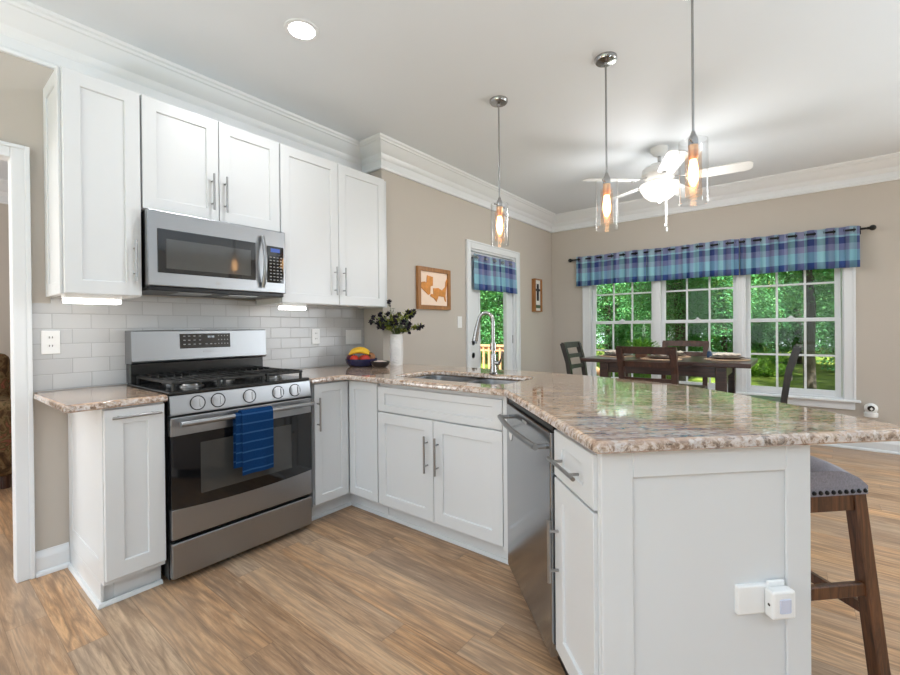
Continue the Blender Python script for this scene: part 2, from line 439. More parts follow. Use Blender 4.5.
# ---------------------------------------------------------------- the setting
YA, YB, XR, XC, CE = 2.94, 2.693, 2.502, 5.722, 2.743
def struct(name, mb, m, parent=None, **k): return setp(mb.build(name, m, parent, **k), kind='structure')
def strthing(name, loc=(0, 0, 0), rz=0):
    o = bpy.data.objects.new(name, None); COL.objects.link(o); o.location = loc; o.rotation_euler = (0, 0, rz); o['kind'] = 'structure'; return o
m = MB(); m.box(-3.6, 5.86, -4.3, 2.94, -.12, 0); m.box(-2.5, 2.62, 2.94, 6.5, -.12, 0); struct('floor', m, FLOOR)
m = MB(); m.box(-3.6, 5.86, -4.3, 3.06, CE, CE + .1); m.box(-2.5, 2.62, 3.06, 6.5, CE, CE + .1); struct('ceiling', m, CEIL)
m = MB()
m.box(.352, 2.62, YA, YA + .065, 0, CE); m.box(-.575, .352, YA, YA + .065, 2.048, CE); m.box(-3.6, -.575, YA, YA + .065, 0, CE)
struct('wall_range', m, WALL)
m = MB(); DX0, DX1, DZ = 3.745, 4.69, 2.045
m.box(XR, XR + .12, YB, YA, 0, CE)
m.box(XR + .12, DX0, YB, YB + .14, 0, CE); m.box(DX0, DX1, YB, YB + .14, DZ, CE); m.box(DX1, XC + .14, YB, YB + .14, 0, CE)
struct('wall_door', m, WALL)
WY0, WY1, WZ0, WZ1 = -.385, 2.165, .47, 2.02
m = MB()
m.box(XC, XC + .14, -4.3, -3.92, 0, CE); m.box(XC, XC + .14, -2.28, WY0, 0, CE); m.box(XC, XC + .14, -3.92, -2.28, 0, .33); m.box(XC, XC + .14, -3.92, -2.28, 2.37, CE); m.box(XC, XC + .14, WY1, YB, 0, CE)  # opening right of the view is assumed, cut to hold the added side fill
m.box(XC, XC + .14, WY0, WY1, 0, WZ0); m.box(XC, XC + .14, WY0, WY1, WZ1, CE)
struct('wall_window', m, WALL)
# walls behind the camera; the rear window opening is assumed, made for the added light
m = MB()
m.box(-3.72, -3.6, -4.3, -.85, 0, CE); m.box(-3.72, -3.6, 2.65, 3.06, 0, CE); m.box(-3.72, -3.6, -.85, 2.65, 0, .3); m.box(-3.72, -3.6, -.85, 2.65, 2.4, CE)
struct('wall_rear', m, WALL)
m = MB()
m.box(-3.6, 5.86, -4.42, -4.3, 0, CE)
struct('wall_side', m, WALL)
m = MB()
m.box(-2.5, 2.62, 6.4, 6.5, 0, CE); m.box(-2.6, -2.5, 3.006, 6.5, 0, CE); m.box(2.52, 2.62, 3.006, 6.4, 0, CE)
struct('wall_parlor', m, WALL)
light('AREA', 'parlor_fill', (-2.3, 4.7, 1.5), 90, 2.4, 1.8, aim=(1, 0, 0))  # added lamp brightening the far room; its wall has no window

CROWN = [(0, 2.527), (.020, 2.527), (.024, 2.534), (.024, 2.545), (.014, 2.552), (.014, 2.605), (.022, 2.612), (.030, 2.622), (.036, 2.636), (.040, 2.645),
         (.056, 2.655), (.082, 2.677), (.100, 2.698), (.108, 2.708), (.118, 2.711), (.124, 2.722), (.136, 2.728), (.140, CE), (0, CE)]
m = MB(); m.sweep(CROWN, [(-3.6, YA), (XR, YA), (XR, YB), (XC, YB), (XC, -4.3)]); struct('trim_1', m, TRIM, smooth=30)
m = MB(); m.sweep(CROWN, [(-2.5, 6.4), (2.52, 6.4)]); struct('trim_2', m, TRIM, smooth=30)
BASE = [(0, 0), (.030, 0), (.030, .010), (.026, .018), (.016, .022), (.016, .085), (.012, .098), (.007, .108), (.005, .118), (0, .118)]
m = MB(); m.sweep(BASE, [(.405, YA), (.533, YA)]); struct('baseboard_range', m, TRIM)
m = MB(); m.sweep(BASE, [(4.775, YB), (XC, YB), (XC, -4.3)]); struct('baseboard_window', m, TRIM)
m = MB(); m.sweep(BASE, [(2.70, YB), (3.655, YB)]); struct('baseboard_door', m, TRIM)
m = MB(); m.sweep(BASE, [(-2.5, 6.4), (2.52, 6.4)]); struct('baseboard_parlor', m, TRIM)
def casing(mb, x0, x1, zt, w, y, t=.02, sgn=-1):
    # stepped door casing around an opening x0..x1, up to zt, on the wall face y
    def pc(a0, a1, b0, b1):
        mb.box(a0, a1, min(y, y + sgn * t), max(y, y + sgn * t), b0, b1, .003)
    pc(x0 - w, x0, 0, zt + w); pc(x1, x1 + w, 0, zt + w); pc(x0, x1, zt, zt + w)
    q = y + sgn * t
    def bead(a0, a1, b0, b1): mb.box(a0, a1, min(q, q + sgn * .008), max(q, q + sgn * .008), b0, b1, .002)
    bead(x0 - w, x0 - w + .018, 0, zt + w); bead(x1 + w - .018, x1 + w, 0, zt + w); bead(x0 - w + .018, x1 + w - .018, zt + w - .018, zt + w)
m = MB(); casing(m, -.56, .337, 2.033, .066, YA)
m.box(.337, .352, YA, YA + .065, 0, 2.048); m.box(-.575, -.56, YA, YA + .065, 0, 2.048); m.box(-.56, .337, YA, YA + .065, 2.033, 2.048)
struct('trim_3', m, TRIM)
m = MB(); casing(m, DX0, DX1, DZ, .08, YB)
m.box(DX0, DX0 + .02, YB, YB + .14, 0, DZ); m.box(DX1 - .02, DX1, YB, YB + .14, 0, DZ); m.box(DX0 + .02, DX1 - .02, YB, YB + .14, DZ - .02, DZ)
struct('trim_4', m, TRIM)
m = MB(); m.box(XC, XC + .005, 0, 0, 0, 0) if False else None
# backsplash tiles on the range wall
m = MB(); m.box(.405, XR - .001, YA - .009, YA - .0005, .906, 1.343); m.box(.475, XR - .001, YA - .009, YA - .0005, 1.343, 1.40); struct('trim_5', m, TILE)

# patio door with one tall pane
d = strthing('door_1', (DX0, YB, 0))
m = MB(); y0, y1 = .03, .075
m.box(.022, .212, y0, y1, .012, 2.02); m.box(.790, .923, y0, y1, .012, 2.02); m.box(.212, .790, y0, y1, .012, .26); m.box(.212, .790, y0, y1, 1.90, 2.02)
struct('door_panel', m, TRIM, d)
m = MB()
for a in ((.200, .222, .25, 1.91), (.780, .802, .25, 1.91)): m.box(a[0], a[1], y0 - .008, y0, a[2], a[3], .003)
m.box(.222, .780, y0 - .008, y0, .25, .272, .003); m.box(.222, .780, y0 - .008, y0, 1.888, 1.91, .003)
struct('pane_frame', m, TRIM, d)
m = MB(); m.box(.212, .790, .050, .056, .26, 1.90); struct('pane', m, GLASS, d)
for nm, z in (('deadbolt', 1.045), ('door_knob', .905)):
    m = MB(); m.lathe([(.030, 0), (.031, .006), (.024, .010), (.012, .012), (.011, .03)], (.095, y0, z), 20, 'y')
    if nm == 'door_knob': m.lathe([(.010, .025), (.024, .032), (.029, .045), (.025, .058), (.010, .064)], (.095, y0, z), 20, 'y')
    else: m.box(.09, .10, y0 - .045, y0 - .028, z - .014, z + .014, .003)
    struct(nm, m, CHROME, d, smooth=40)
for z in (.25, 1.06, 1.82):
    m = MB(); m.tube([(.924, y0 - .004, z - .05), (.924, y0 - .004, z + .05)], .007, 8); struct('hinge', m, NICKEL, d)

# triple double-hung window in the far wall
m = MB()
for a, b in ((WY1 - .02, 2.242), (-.452, WY0 + .02)):
    m.box(XC - .02, XC, a, b, .47, 2.10, .003)
    o0 = (b - .02, b) if a > 0 else (a, a + .02)
    m.box(XC - .028, XC - .02, o0[0], o0[1], .47, 2.10, .002)
m.box(XC - .02, XC, -.452, 2.242, 2.0, 2.10, .003)
for yc in (1.319, .467): m.box(XC - .018, XC + .02, yc - .042, yc + .042, .47, 2.0, .003); m.box(XC - .024, XC - .018, yc - .014, yc + .014, .47, 2.0, .003)
m.box(XC - .055, XC + .03, -.485, 2.275, .448, .472, .006)
m.box(XC - .022, XC, -.445, 2.235, .375, .448, .004)
struct('trim_6', m, TRIM)
m0 = MB()
for s in (-1, 1): m0.box(.012, .12, s * .41 - .012, s * .41 + .012, 0, 1.55)
m0.box(.012, .12, -.398, .398, 0, .018); m0.box(.012, .12, -.398, .398, 1.53, 1.55)
def sash(x0, x1, z0, z1, bot, top):
    mb = MB(); st = .047
    mb.box(x0, x1, -.392, -.392 + st, z0, z1, .003); mb.box(x0, x1, .392 - st, .392, z0, z1, .003)
    mb.box(x0, x1, -.392 + st, .392 - st, z0, z0 + bot, .003); mb.box(x0, x1, -.392 + st, .392 - st, z1 - top, z1, .003)
    mm = MB(); xc = (x0 + x1) / 2
    for y in (-.116, .116): mm.box(xc - .008, xc + .008, y - .010, y + .010, z0 + bot, z1 - top, .002)
    zc = (z0 + bot + z1 - top) / 2
    for q in ((-.345, -.126), (-.106, .106), (.126, .345)): mm.box(xc - .008, xc + .008, q[0], q[1], zc - .010, zc + .010, .002)
    pp = MB(); pp.box(xc - .002, xc + .002, -.345, .345, z0 + bot, z1 - top)
    return mb, mm, pp
for k, yc in enumerate((1.745, .893, .041)):
    w = strthing('window_%d' % (k + 1), (XC, yc, .47))
    if k == 0:
        struct('window_frame', m0, TRIM, w)
        for x0, x1, z0, z1, b, t in ((.032, .062, .018, .80, .058, .035), (.066, .096, .768, 1.53, .036, .03)):
            a, mu, p = sash(x0, x1, z0, z1, b, t)
            so = struct('sash', a, TRIM, w); struct('muntin', mu, TRIM, so); struct('pane', p, GLASS, so)
        l = MB(); l.box(.022, .06, -.03, .03, .80, .812, .004); l.lathe([(.014, .812), (.014, .822), (.006, .828)], (.045, 0, 0), 12); struct('sash_lock', l, TRIM, w)
        w1 = w
    else:
        for ch in list(w1.children):
            c = ch.copy(); COL.objects.link(c); c.parent = w
            for g in ch.children:
                e = g.copy(); COL.objects.link(e); e.parent = c
# ---------------------------------------------------------------- cabinet kit
def shaker(mb, x0, x1, z0, z1, y=0.0, th=.02, rail=.063, rec=.009, top=None):
    c = .0018; t = rail if top is None else top
    def R(i, yy, a=None): return [(x0 + i, yy, z0 + i), (x1 - i, yy, z0 + i), (x1 - i, yy, z1 - i), (x0 + i, yy, z1 - i)]
    def Q(i, yy): return [(x0 + rail + i, yy, z0 + t + i), (x1 - rail - i, yy, z0 + t + i), (x1 - rail - i, yy, z1 - t - i), (x0 + rail + i, yy, z1 - t - i)]
    rs = [mb.ring(p) for p in (R(0, y + th), R(0, y + c), R(c, y), Q(0, y), Q(.002, y + .002), Q(.0035, y + rec))]
    mb.skin(rs, True, True, True); return mb
def pull(parent, x, z, L=.205, vert=True, y=0.0, so=.032, m=NICKEL):
    mb = MB(); h = L / 2; p = .064
    if vert:
        mb.tube([(x, y - so, z - h), (x, y - so, z + h)], .006, 12)
        for s in (-p, p): mb.tube([(x, y, z + s), (x, y - so, z + s)], .0045, 10)
    else:
        mb.tube([(x - h, y - so, z), (x + h, y - so, z)], .006, 12)
        for s in (-p, p): mb.tube([(x + s, y, z), (x + s, y - so, z)], .0045, 10)
    return mb.build('handle', m, parent, smooth=40)
def front(root, kind, x0, x1, z0, z1, handle=None, rail=.063, top=None):
    d = shaker(MB(), x0, x1, z0, z1, rail=rail, top=top).build(kind, WHITE, root)
    if handle: pull(d, *handle[:2], **handle[2])
    return d
V, H = dict(vert=True), dict(vert=False)
RSINK, RPEN = -PI / 2, -.75 * PI

# narrow base cabinet left of the range
g = 'white base cabinets'
c = thing('base_cabinet', 'narrow white base cabinet with horizontal bar pull left of the range', 'cabinet', (.535, 2.31, 0), 0, g)
m = MB(); m.box(.010, .233, .021, .625, .105, .872); m.box(.010, .233, .085, .625, 0, .105); m.build('carcass', WHITE, c)
front(c, 'door', .004, .231, .128, .862, (.118, .828, dict(vert=False, L=.185)), rail=.066)
m = MB(); m.box(.05, .233, .078, .085, 0, .105); m.build('toe_kick', WHITE, c)
m = MB(); m.box(.0, .010, .022, .092, .105, .872, .002); m.box(0, .010, .56, .625, .105, .872, .002)
m.box(0, .010, .092, .56, .79, .872, .002); m.box(0, .010, .066, .625, 0, .105); m.box(0, .010, .092, .56, .105, .20, .002)
m.box(.004, .010, .09, .562, .19, .80); m.build('end_panel', WHITE, c)
m = MB(); m.sweep([(0, 0), (.014, 0), (.014, .006), (.008, .016), (0, .018)], [(0, .60), (0, .066), (.233, .066)]); m.build('shoe_molding', WHITE, c)

# corner cabinet with two doors meeting in the inside corner
cc = thing('corner_cabinet', 'white corner base cabinet with two narrow doors right of the range', 'cabinet', (1.572, 2.31, 0), 0, g)
m = MB(); m.prism([(0, .021), (.283, .021), (.283, -.275), (.88, -.275), (.88, .625), (0, .625)], .105, .872)
m.prism([(.002, .085), (.347, .085), (.347, -.275), (.88, -.275), (.88, .62), (.002, .62)], 0, .105)
m.build('carcass', WHITE, cc)
front(cc, 'door', .003, .258, .122, .862, (.022, .68, V), rail=.05)
d = shaker(MB(), .003, .270, .122, .862, rail=.05).build('door', WHITE, cc, loc=(.262, -.002, 0), rot=(0, 0, -PI / 2))
m = MB(); m.sweep([(0, 0), (.014, 0), (.014, .008), (.008, .018), (0, .02)], [(.002, .085), (.347, .085), (.347, -.275)]); m.build('shoe_molding', WHITE, cc)

# sink base
sk = thing('sink_cabinet', 'wide white sink cabinet with false drawer front and two doors', 'cabinet', (1.834, 2.033, 0), RSINK, g)
m = MB(); m.box(.002, .012, .021, .60, .105, .872); m.box(.894, .912, .021, .60, .105, .872); m.box(.02, .894, .021, .60, .105, .123); m.box(.02, .894, .59, .60, .123, .872); m.box(.012, .894, .021, .039, .123, .872); m.box(.002, .93, .085, .60, 0, .105); m.build('carcass', WHITE, sk)
front(sk, 'false_drawer', .004, .901, .696, .846, rail=.057, top=.04)
front(sk, 'door', .004, .451, .122, .688, (.412, .498, V)); front(sk, 'door', .455, .901, .122, .688, (.49, .498, V))
m = MB(); m.box(.903, .926, .004, .021, .105, .872); m.build('filler_strip', WHITE, sk)
m = MB(); m.sweep([(0, 0), (.014, 0), (.014, .008), (.008, .018), (0, .02)], [(.002, .085), (.93, .085)]); m.build('shoe_molding', WHITE, sk)

# end cabinet of the peninsula
def pen(s, c): return ((s + c) / 2, (s - c) / 2)      # s = x + y, c = x - y
px, py = pen(1.994, .72)
ec = thing('peninsula_cabinet', 'white end cabinet with one drawer and one door beside the dishwasher', 'cabinet', (px, py, 0), RPEN, g)
L = (1.994 - 1.567) * R2; DEP = (1.60 - .72) * R2
m = MB(); m.box(.002, L - .002, .021, DEP - .022, .105, .872); m.box(.002, L - .002, .085, DEP - .022, 0, .105); m.build('carcass', WHITE, ec)
front(ec, 'drawer', .004, L - .004, .709, .858, (L / 2 - .012, .775, H), top=.042)
front(ec, 'door', .004, L - .004, .125, .701, (.036, .47, V))
E0 = L + .0005
m = MB()
m.box(E0 - .003, E0 + .012, .012, DEP, 0, .872)
W_ = DEP
m.box(E0 + .012, E0 + .020, .012, .10, 0, .872, .002); m.box(E0 + .012, E0 + .020, W_ - .075, W_, 0, .872, .002)
m.box(E0 + .012, E0 + .020, .10, W_ - .075, .80, .872, .002); m.box(E0 + .012, E0 + .020, .10, W_ - .075, 0, .12, .002)
m.build('end_panel', WHITE, ec)
m = MB(); m.box(.0, L - .002, .075, .085, 0, .105); m.build('toe_kick', WHITE, ec)
# finished back of the peninsula under the overhang
a, b, q = pen(1.512, 1.602), pen(4.04, 1.602), (2.47, 2.688)
bp = thing('peninsula_back_panel', 'white panelled back of the peninsula under the stone overhang', 'panel', (0, 0, 0))
t = .02 * R2
m = MB(); m.prism([pen(1.578, 1.574), (2.46, .886), (2.46, 2.688), (2.48, 2.688), (2.48, .878), pen(1.578, 1.602)], 0, .872); m.build('panel', WHITE, bp)

# dishwasher
px, py = pen(2.846, .72)
dw = thing('dishwasher', 'stainless dishwasher with bowed bar handle between sink cabinet and end cabinet', 'dishwasher', (px, py, 0), RPEN)
m = MB(); m.box(.004, .598, .022, .56, .09, .868); m.box(.01, .59, .05, .5, 0, .09); m.build('tub', DARKM, dw)
m = MB(); m.box(.003, .597, -.012, .022, .088, .846, .004, 2); dp = m.build('door', STEELV, dw)
m = MB(); m.box(.003, .597, .0, .022, .848, .866, .002); m.build('gap_strip', DARKM, dw)  # black strip stands in for the dark, shaded gap above the door
m = MB(); n = 14
m.tube([(.035 + .53 * i / n, -.052 - .016 * math.sin(PI * i / n), .79) for i in range(n + 1)], .011, 12)
for x in (.045, .555): m.tube([(x, -.012, .79), (x, -.054, .79)], .009, 10)
m.build('handle', STEEL, dp, smooth=40)
m = MB(); m.lathe([(.026, 0), (.026, .0015)], (.075, -.0125, .715), 24, 'y'); m.build('round_sticker', PLASTIC, dp)
m = MB(); m.lathe([(.026, 0), (.026, .0010)], (.088, -.0122, .715), 24, 'y'); m.build('round_sticker_edge', DARKM, dp)
m = MB(); m.box(.27, .33, -.0128, -.012, .815, .825); m.build('badge', GREYMARK, dp)

# ---------------------------------------------------------------- stone tops
def slab(mb, outer, hole=None, z0=.873, z1=.905):
    prof = [(.007, z0), (0, z0 + .006), (0, z1 - .013), (.003, z1 - .006), (.008, z1 - .0015), (.014, z1)]
    def edge(poly, sg):
        rs = [mb.ring([(x, y, z) for x, y in offset(poly, o * sg)]) for o, z in prof]
        mb.skin(rs); return rs
    loops = [edge(outer, 1)]
    if hole: loops.append(edge(hole, -1))
    for k in (0, -1):
        es = []
        for l in loops:
            r = l[k]
            for i in range(len(r)):
                e = mb.bm.edges.get((r[i], r[(i + 1) % len(r)])); es.append(e)
        bmesh.ops.triangle_fill(mb.bm, use_beauty=True, use_dissolve=False, edges=es)
    return mb
ct = thing('countertop', 'small granite countertop left of the range', 'countertop', (0, 0, 0), 0, 'granite countertops')
slab(MB(), [(.404, 2.285), (.772, 2.285), (.772, 2.918), (.404, 2.918)]).build('stone_slab', GRANITE, ct, smooth=35, flat=True)
def round_corner(p0, p, p1, r, n=6):
    p0, p, p1 = Vector(p0), Vector(p), Vector(p1)
    a, b = (p0 - p).normalized(), (p1 - p).normalized(); ang = a.angle(b); d = r / math.tan(ang / 2)
    c = p + (a + b).normalized() * r / math.sin(ang / 2); s, e = p + a * d, p + b * d
    va, vb = s - c, e - c; tot = va.angle(vb); sg = 1 if va.x * vb.y - va.y * vb.x > 0 else -1
    out = []
    for i in range(n + 1):
        t = sg * tot * i / n; out.append((c.x + va.x * math.cos(t) - va.y * math.sin(t), c.y + va.x * math.sin(t) + va.y * math.cos(t)))
    return out
CF, CB, CE_ = .697, 2.062, 1.500
P_A, P_B = pen(CE_, CF), pen(CE_, CB)
inn = (1.785, 1.785 - CF)
outer = [(1.545, 2.285)] + round_corner((1.545, 2.285), (1.785, 2.285), inn, .03, 4) + [inn]
outer += round_corner(inn, P_A, P_B, .02, 5) + round_corner(P_A, P_B, (2.248, .186), .05, 6)
outer += [(2.248, .186), (2.36, .315), (2.445, .45), (2.515, .63), (2.57, .82), (2.612, 1.0), (2.64, 1.19), (2.655, 1.4), (2.66, 1.65), (2.66, 2.685), (2.494, 2.685), (2.494, 2.928), (1.545, 2.928)]
area = sum(outer[i - 1][0] * outer[i][1] - outer[i][0] * outer[i - 1][1] for i in range(len(outer)))
if area < 0: outer.reverse()
HX0, HX1, HY0, HY1 = 1.925, 2.345, 1.20, 2.0
hole = rrect(HX0, HX1, HY0, HY1, .09, 6)
ct = thing('countertop', 'long granite countertop with the sink and the angled peninsula', 'countertop', (0, 0, 0), 0, 'granite countertops')
slab(MB(), outer, hole).build('stone_slab', GRANITE, ct, smooth=35, flat=True)
# undermount sink
sn = thing('sink', 'double bowl stainless sink set under the granite', 'sink', (2.13, 1.5875, .872))
m = MB()
def basin(mb, x0, x1, y0, y1, dep):
    rs = []
    for o, z, r in ((-.006, -.001, .095), (.004, -.001, .085), (.006, -.01, .085), (.014, -dep + .03, .075), (.04, -dep, .06)):
        rs.append(mb.ring([(x - 2.13, y - 1.5875, z) for x, y in rrect(x0 + o, x1 - o, y0 + o, y1 - o, max(.03, r - o), 5)]))
    mb.skin(rs, True, False, True)
basin(m, HX0 - .004, HX1 + .004, HY0 - .004, 1.575, .19); m.build('basin', SINKST, sn, smooth=40)
m = MB(); basin(m, HX0 - .004, HX1 + .004, 1.605, HY1 + .004, .19); m.build('basin', SINKST, sn, smooth=40)
m = MB(); m.box(-.19, .19, -.014, .019, -.02, -.003, .004); m.build('divider', SINKST, sn)
for y in (-.19, .20):
    m = MB(); m.lathe([(.045, -.1885), (.043, -.186), (.03, -.188), (.012, -.187)], (0, y, 0), 20); m.build('drain', CHROME, sn, smooth=40)
# faucet
fc = thing('faucet', 'tall chrome gooseneck faucet with pull-down sprayer behind the sink', 'faucet', (2.37, 1.525, .905))
m = MB(); m.lathe([(.030, 0), (.030, .006), (.022, .012), (.019, .05), (.019, .12), (.016, .13)], n=20); m.build('base', CHROME, fc, smooth=40)
n = 18; dx, dy = -.45, .89
pts = [(0, 0, .12), (0, 0, .30)]
Rr = .046
for i in range(1, n + 1):
    a = PI * .93 * i / n; h = Rr * (1 - math.cos(a)); pts.append((dx * h, dy * h, .335 + Rr * math.sin(a) * 1.25))
e = pts[-1]
m = MB(); m.tube(pts, .0115, 14); m.build('spout', CHROME, fc, smooth=50)
e2 = (e[0] + dx * .012, e[1] + dy * .012, e[2] - .05); e3 = (e[0] + dx * .028, e[1] + dy * .028, e[2] - .135)
m = MB(); m.tube([e, e2, e3], [.0125, .015, .019], 14); sp = m.build('sprayer_head', CHROME, fc, smooth=50)
m = MB(); m.lathe([(.020, .15), (.020, .20)], n=16); m.build('collar', CHROME, fc, smooth=40)
m = MB(); m.tube([(0, -.015, .07), (0, -.045, .07)], .013, 12); m.tube([(0, -.045, .07), (-.004, -.062, .10), (-.008, -.072, .15)], [.008, .006, .005], 10); m.build('lever', CHROME, fc, smooth=50)

# ---------------------------------------------------------------- wall cabinets
g = 'white wall cabinets'
ZB, ZT = 1.375, 2.412
def upper(name, label, x0, x1, z0, doors):
    c = thing(name, label, 'cabinet', (x0, 2.61, z0), 0, g)
    m = MB(); w = x1 - x0; h = ZT - z0
    m.box(.002, w - .002, .021, .329, .012, h); m.build('carcass', WHITE, c)
    m = MB(); m.box(.002, w - .002, .021, .04, 0, .012); m.box(.002, .02, .04, .329, 0, .012); m.box(w - .02, w - .002, .04, .329, 0, .012); m.build('light_rail', WHITE, c)
    for a, b, hx, hz in doors: front(c, 'door', a, b, .004, h - .002, (hx, hz, V))
    return c
c = upper('wall_cabinet', 'narrow white wall cabinet left of the microwave with panelled side', .467, .775, ZB, [(.004, .304, .272, .178)])
m = MB()
m.box(-.010, .002, .021, .085, 0, 1.037, .002); m.box(-.010, .002, .27, .329, 0, 1.037, .002); m.box(-.010, .002, .085, .27, 0, .06, .002); m.box(-.010, .002, .085, .27, .975, 1.037, .002); m.box(-.003, .002, .08, .275, .05, .98)
m.build('end_panel', WHITE, c)
upper('wall_cabinet', 'short white double-door wall cabinet above the microwave', .777, 1.538, 1.826, [(.003, .378, .34, .16), (.383, .758, .412, .16)])
c = upper('wall_cabinet', 'tall white double-door wall cabinet right of the microwave', 1.54, 2.458, ZB, [(.004, .456, .418, .172), (.460, .914, .496, .172)])
m = MB(); m.box(.918, .960, .028, .328, 0, 1.037); m.build('filler_strip', WHITE, c)
def strip(label, x0, x1, y0, y1):
    c = thing('under_cabinet_light', label, 'light', ((x0 + x1) / 2, (y0 + y1) / 2, 1.372), 0, 'under cabinet lights')
    w, d = (x1 - x0) / 2, (y1 - y0) / 2
    m = MB(); m.box(-w, w, -d, d, -.014, .014, .003); m.build('housing', PLASTIC, c)
    m = MB(); m.box(-w + .004, w - .004, -d + .002, d - .002, -.036, -.014, .003); m.build('diffuser', STRIP, c)
strip('lit strip light under the narrow wall cabinet', .478, .70, 2.655, 2.725)
strip('lit strip light under the tall double-door wall cabinet', 1.575, 1.76, 2.66, 2.72)

# ---------------------------------------------------------------- microwave
mw = thing('microwave', 'stainless over-the-range microwave with black window under short wall cabinet', 'microwave', (.779, 2.55, 1.408))
m = MB(); m.box(.004, .754, .04, .385, .012, .410, .003); m.build('body', DARKM, mw)
m = MB(); m.box(0, .758, 0, .039, .022, .412, .006, 2)
fr = m.build('front', STEEL, mw)
m = MB(); m.box(.043, .560, -.004, .006, .092, .318, .002); wd = m.build('window_frame', BLACKG, mw)
m = MB(); m.box(.082, .528, -.0055, -.004, .115, .268); m.build('window', OVENW, wd)
m = MB(); m.box(.632, .742, -.004, .006, .085, .312, .002); kp = m.build('keypad', BLACKG, mw)
m = MB(); m.box(.655, .715, -.0052, -.004, .275, .298); m.build('clock_display', BLUEGLOW, kp)
m = MB()
for r in range(8):
    for q in range(4): m.box(.648 + q * .023, .660 + q * .023, -.0050, -.004, .100 + r * .020, .106 + r * .020)
m.build('key_markings', GREYMARK, kp)
m = MB(); n = 12
m.tube([(.598, -.012 - .034 * math.sin(PI * i / n), .052 + .31 * i / n) for i in range(n + 1)], .0115, 12); m.build('handle', STEEL, mw, smooth=50)
m = MB(); m.box(.01, .748, .01, .37, 0, .022, .003); vt = m.build('vent_base', DARKM, mw)
for x in (.16, .43): m = MB(); m.box(x, x + .17, .06, .22, -.004, 0); m.build('grease_filter', NICKEL, vt)
m = MB(); m.lathe([(.010, 0), (.010, .001)], (.34, -.0005, .055), 16, 'y'); m.build('badge', GREYMARK, fr)

# ---------------------------------------------------------------- range
rg = thing('gas_range', 'stainless gas range with five knobs and black oven window', 'range', (.780, 2.285, 0))
m = MB(); m.box(0, .755, .035, .62, .025, .893); m.build('body', DARKM, rg)
for x in (.05, .70):
    for y in (.08, .58): m = MB(); m.lathe([(.018, 0), (.018, .025)], (x, y, 0), 12); m.build('foot', DARKM, rg)
m = MB(); m.box(.002, .753, 0, .034, .032, .200, .006, 2); m.build('storage_drawer', STEEL, rg)
m = MB(); m.box(.002, .753, 0, .034, .216, .360, .005, 2); m.box(.002, .753, 0, .034, .700, .792, .005, 2); od = m.build('oven_door', STEEL, rg)
m = MB(); n = 16
poly = [(.002, .704), (.753, .704)] + [(.753 - .751 * i / n, .352 + .016 * (2 * i / n - 1) ** 2 - .008) for i in range(n + 1)]
a = m.ring([(x, -.002, z) for x, z in poly]); b = m.ring([(x, .033, z) for x, z in poly]); m.skin([a, b], True, True, True)
gl = m.build('door_glass', BLACKG, od)
m = MB(); m.box(.13, .62, -.003, -.002, .405, .655); m.build('oven_window', OVENW, gl)
m = MB(); m.tube([(.025, -.052, .765), (.73, -.052, .765)], .0135, 16)
for x in (.06, .695): m.bar((x, 0, .757), (x, -.052, .763), .022, .016, (1, 0, 0), .003)
m.build('handle', STEEL, od, smooth=40)
m = MB()
prof = [(0, .802), (0, .808), (.012, .892), (.06, .892), (.06, .802)]
a = m.ring([(.002, y, z) for y, z in prof]); b = m.ring([(.753, y, z) for y, z in prof]); m.skin([a, b], True, True, True)
cp = m.build('control_panel', STEEL, rg)
for x in (.123, .219, .381, .545, .650):
    k = MB(); k.lathe([(.031, 0), (.031, .005), (.0265, .007), (.024, .008), (.0225, .020), (.020, .030), (.018, .032)], (0, 0, 0), 24, 'y')
    ko = k.build('knob', KNOBM, rg, loc=(x, .0052, .848), rot=(-.142, 0, 0), smooth=40)
    k = MB(); k.lathe([(.0365, .0002), (.0365, .0015), (.033, .002)], (0, 0, 0), 24, 'y'); k.build('bezel', DARKM, ko, smooth=40)
    k = MB(); k.box(-.005, .005, -.042, -.030, -.021, .021, .002); k.build('grip', KNOBM, ko)
m = MB(); m.box(0, .755, .014, .62, .893, .912, .006, 2); ck = m.build('cooktop', BLACKE, rg)
for x, y, r in ((.16, .17, .045), (.16, .44, .036), (.377, .30, .05), (.595, .17, .05), (.595, .44, .032)):
    k = MB(); k.lathe([(r + .012, .912), (r + .010, .918), (r, .920), (r, .928), (r * .8, .930)], (x, y, 0), 24); bo = k.build('burner', NICKEL, rg, smooth=40)
    k = MB(); k.lathe([(r * .85, .930), (r * .82, .938), (r * .5, .940)], (x, y, 0), 24); k.build('burner_cap', IRON, bo, smooth=40)
for i, (x0, x1) in enumerate(((.025, .255), (.262, .493), (.500, .730))):
    k = MB(); y0, y1 = .045, .565
    for x in (x0 + .008, x1 - .008): k.bar((x, y0, .948), (x, y1, .948), .014, .014, (1, 0, 0), .003)
    for y in (y0 + .008, (y0 + y1) / 2, y1 - .008): k.bar((x0, y, .948), (x1, y, .948), .014, .014, (0, 1, 0), .003)
    nn = 6 if i != 1 else 4
    for j in range(nn):
        x = x0 + (x1 - x0) * (j + .5) / nn
        k.bar((x, y0 + .01, .951), (x, y0 + .17, .951), .009, .016, (1, 0, 0), .003); k.bar((x, y1 - .17, .951), (x, y1 - .01, .951), .009, .016, (1, 0, 0), .003)
        if i == 1: k.bar((x, y0 + .17, .951), (x, y1 - .17, .951), .009, .016, (1, 0, 0), .003)
    for x in (x0 + .01, x1 - .01):
        for y in (y0 + .01, y1 - .01): k.bar((x, y, .910), (x, y, .945), .014, .014, (1, 0, 0), .002)
    k.build('grate', IRON, rg)
m = MB(); m.box(0, .755, .555, .625, .912, 1.02, .003); m.build('vent_riser', BLACKE, rg)
m = MB()
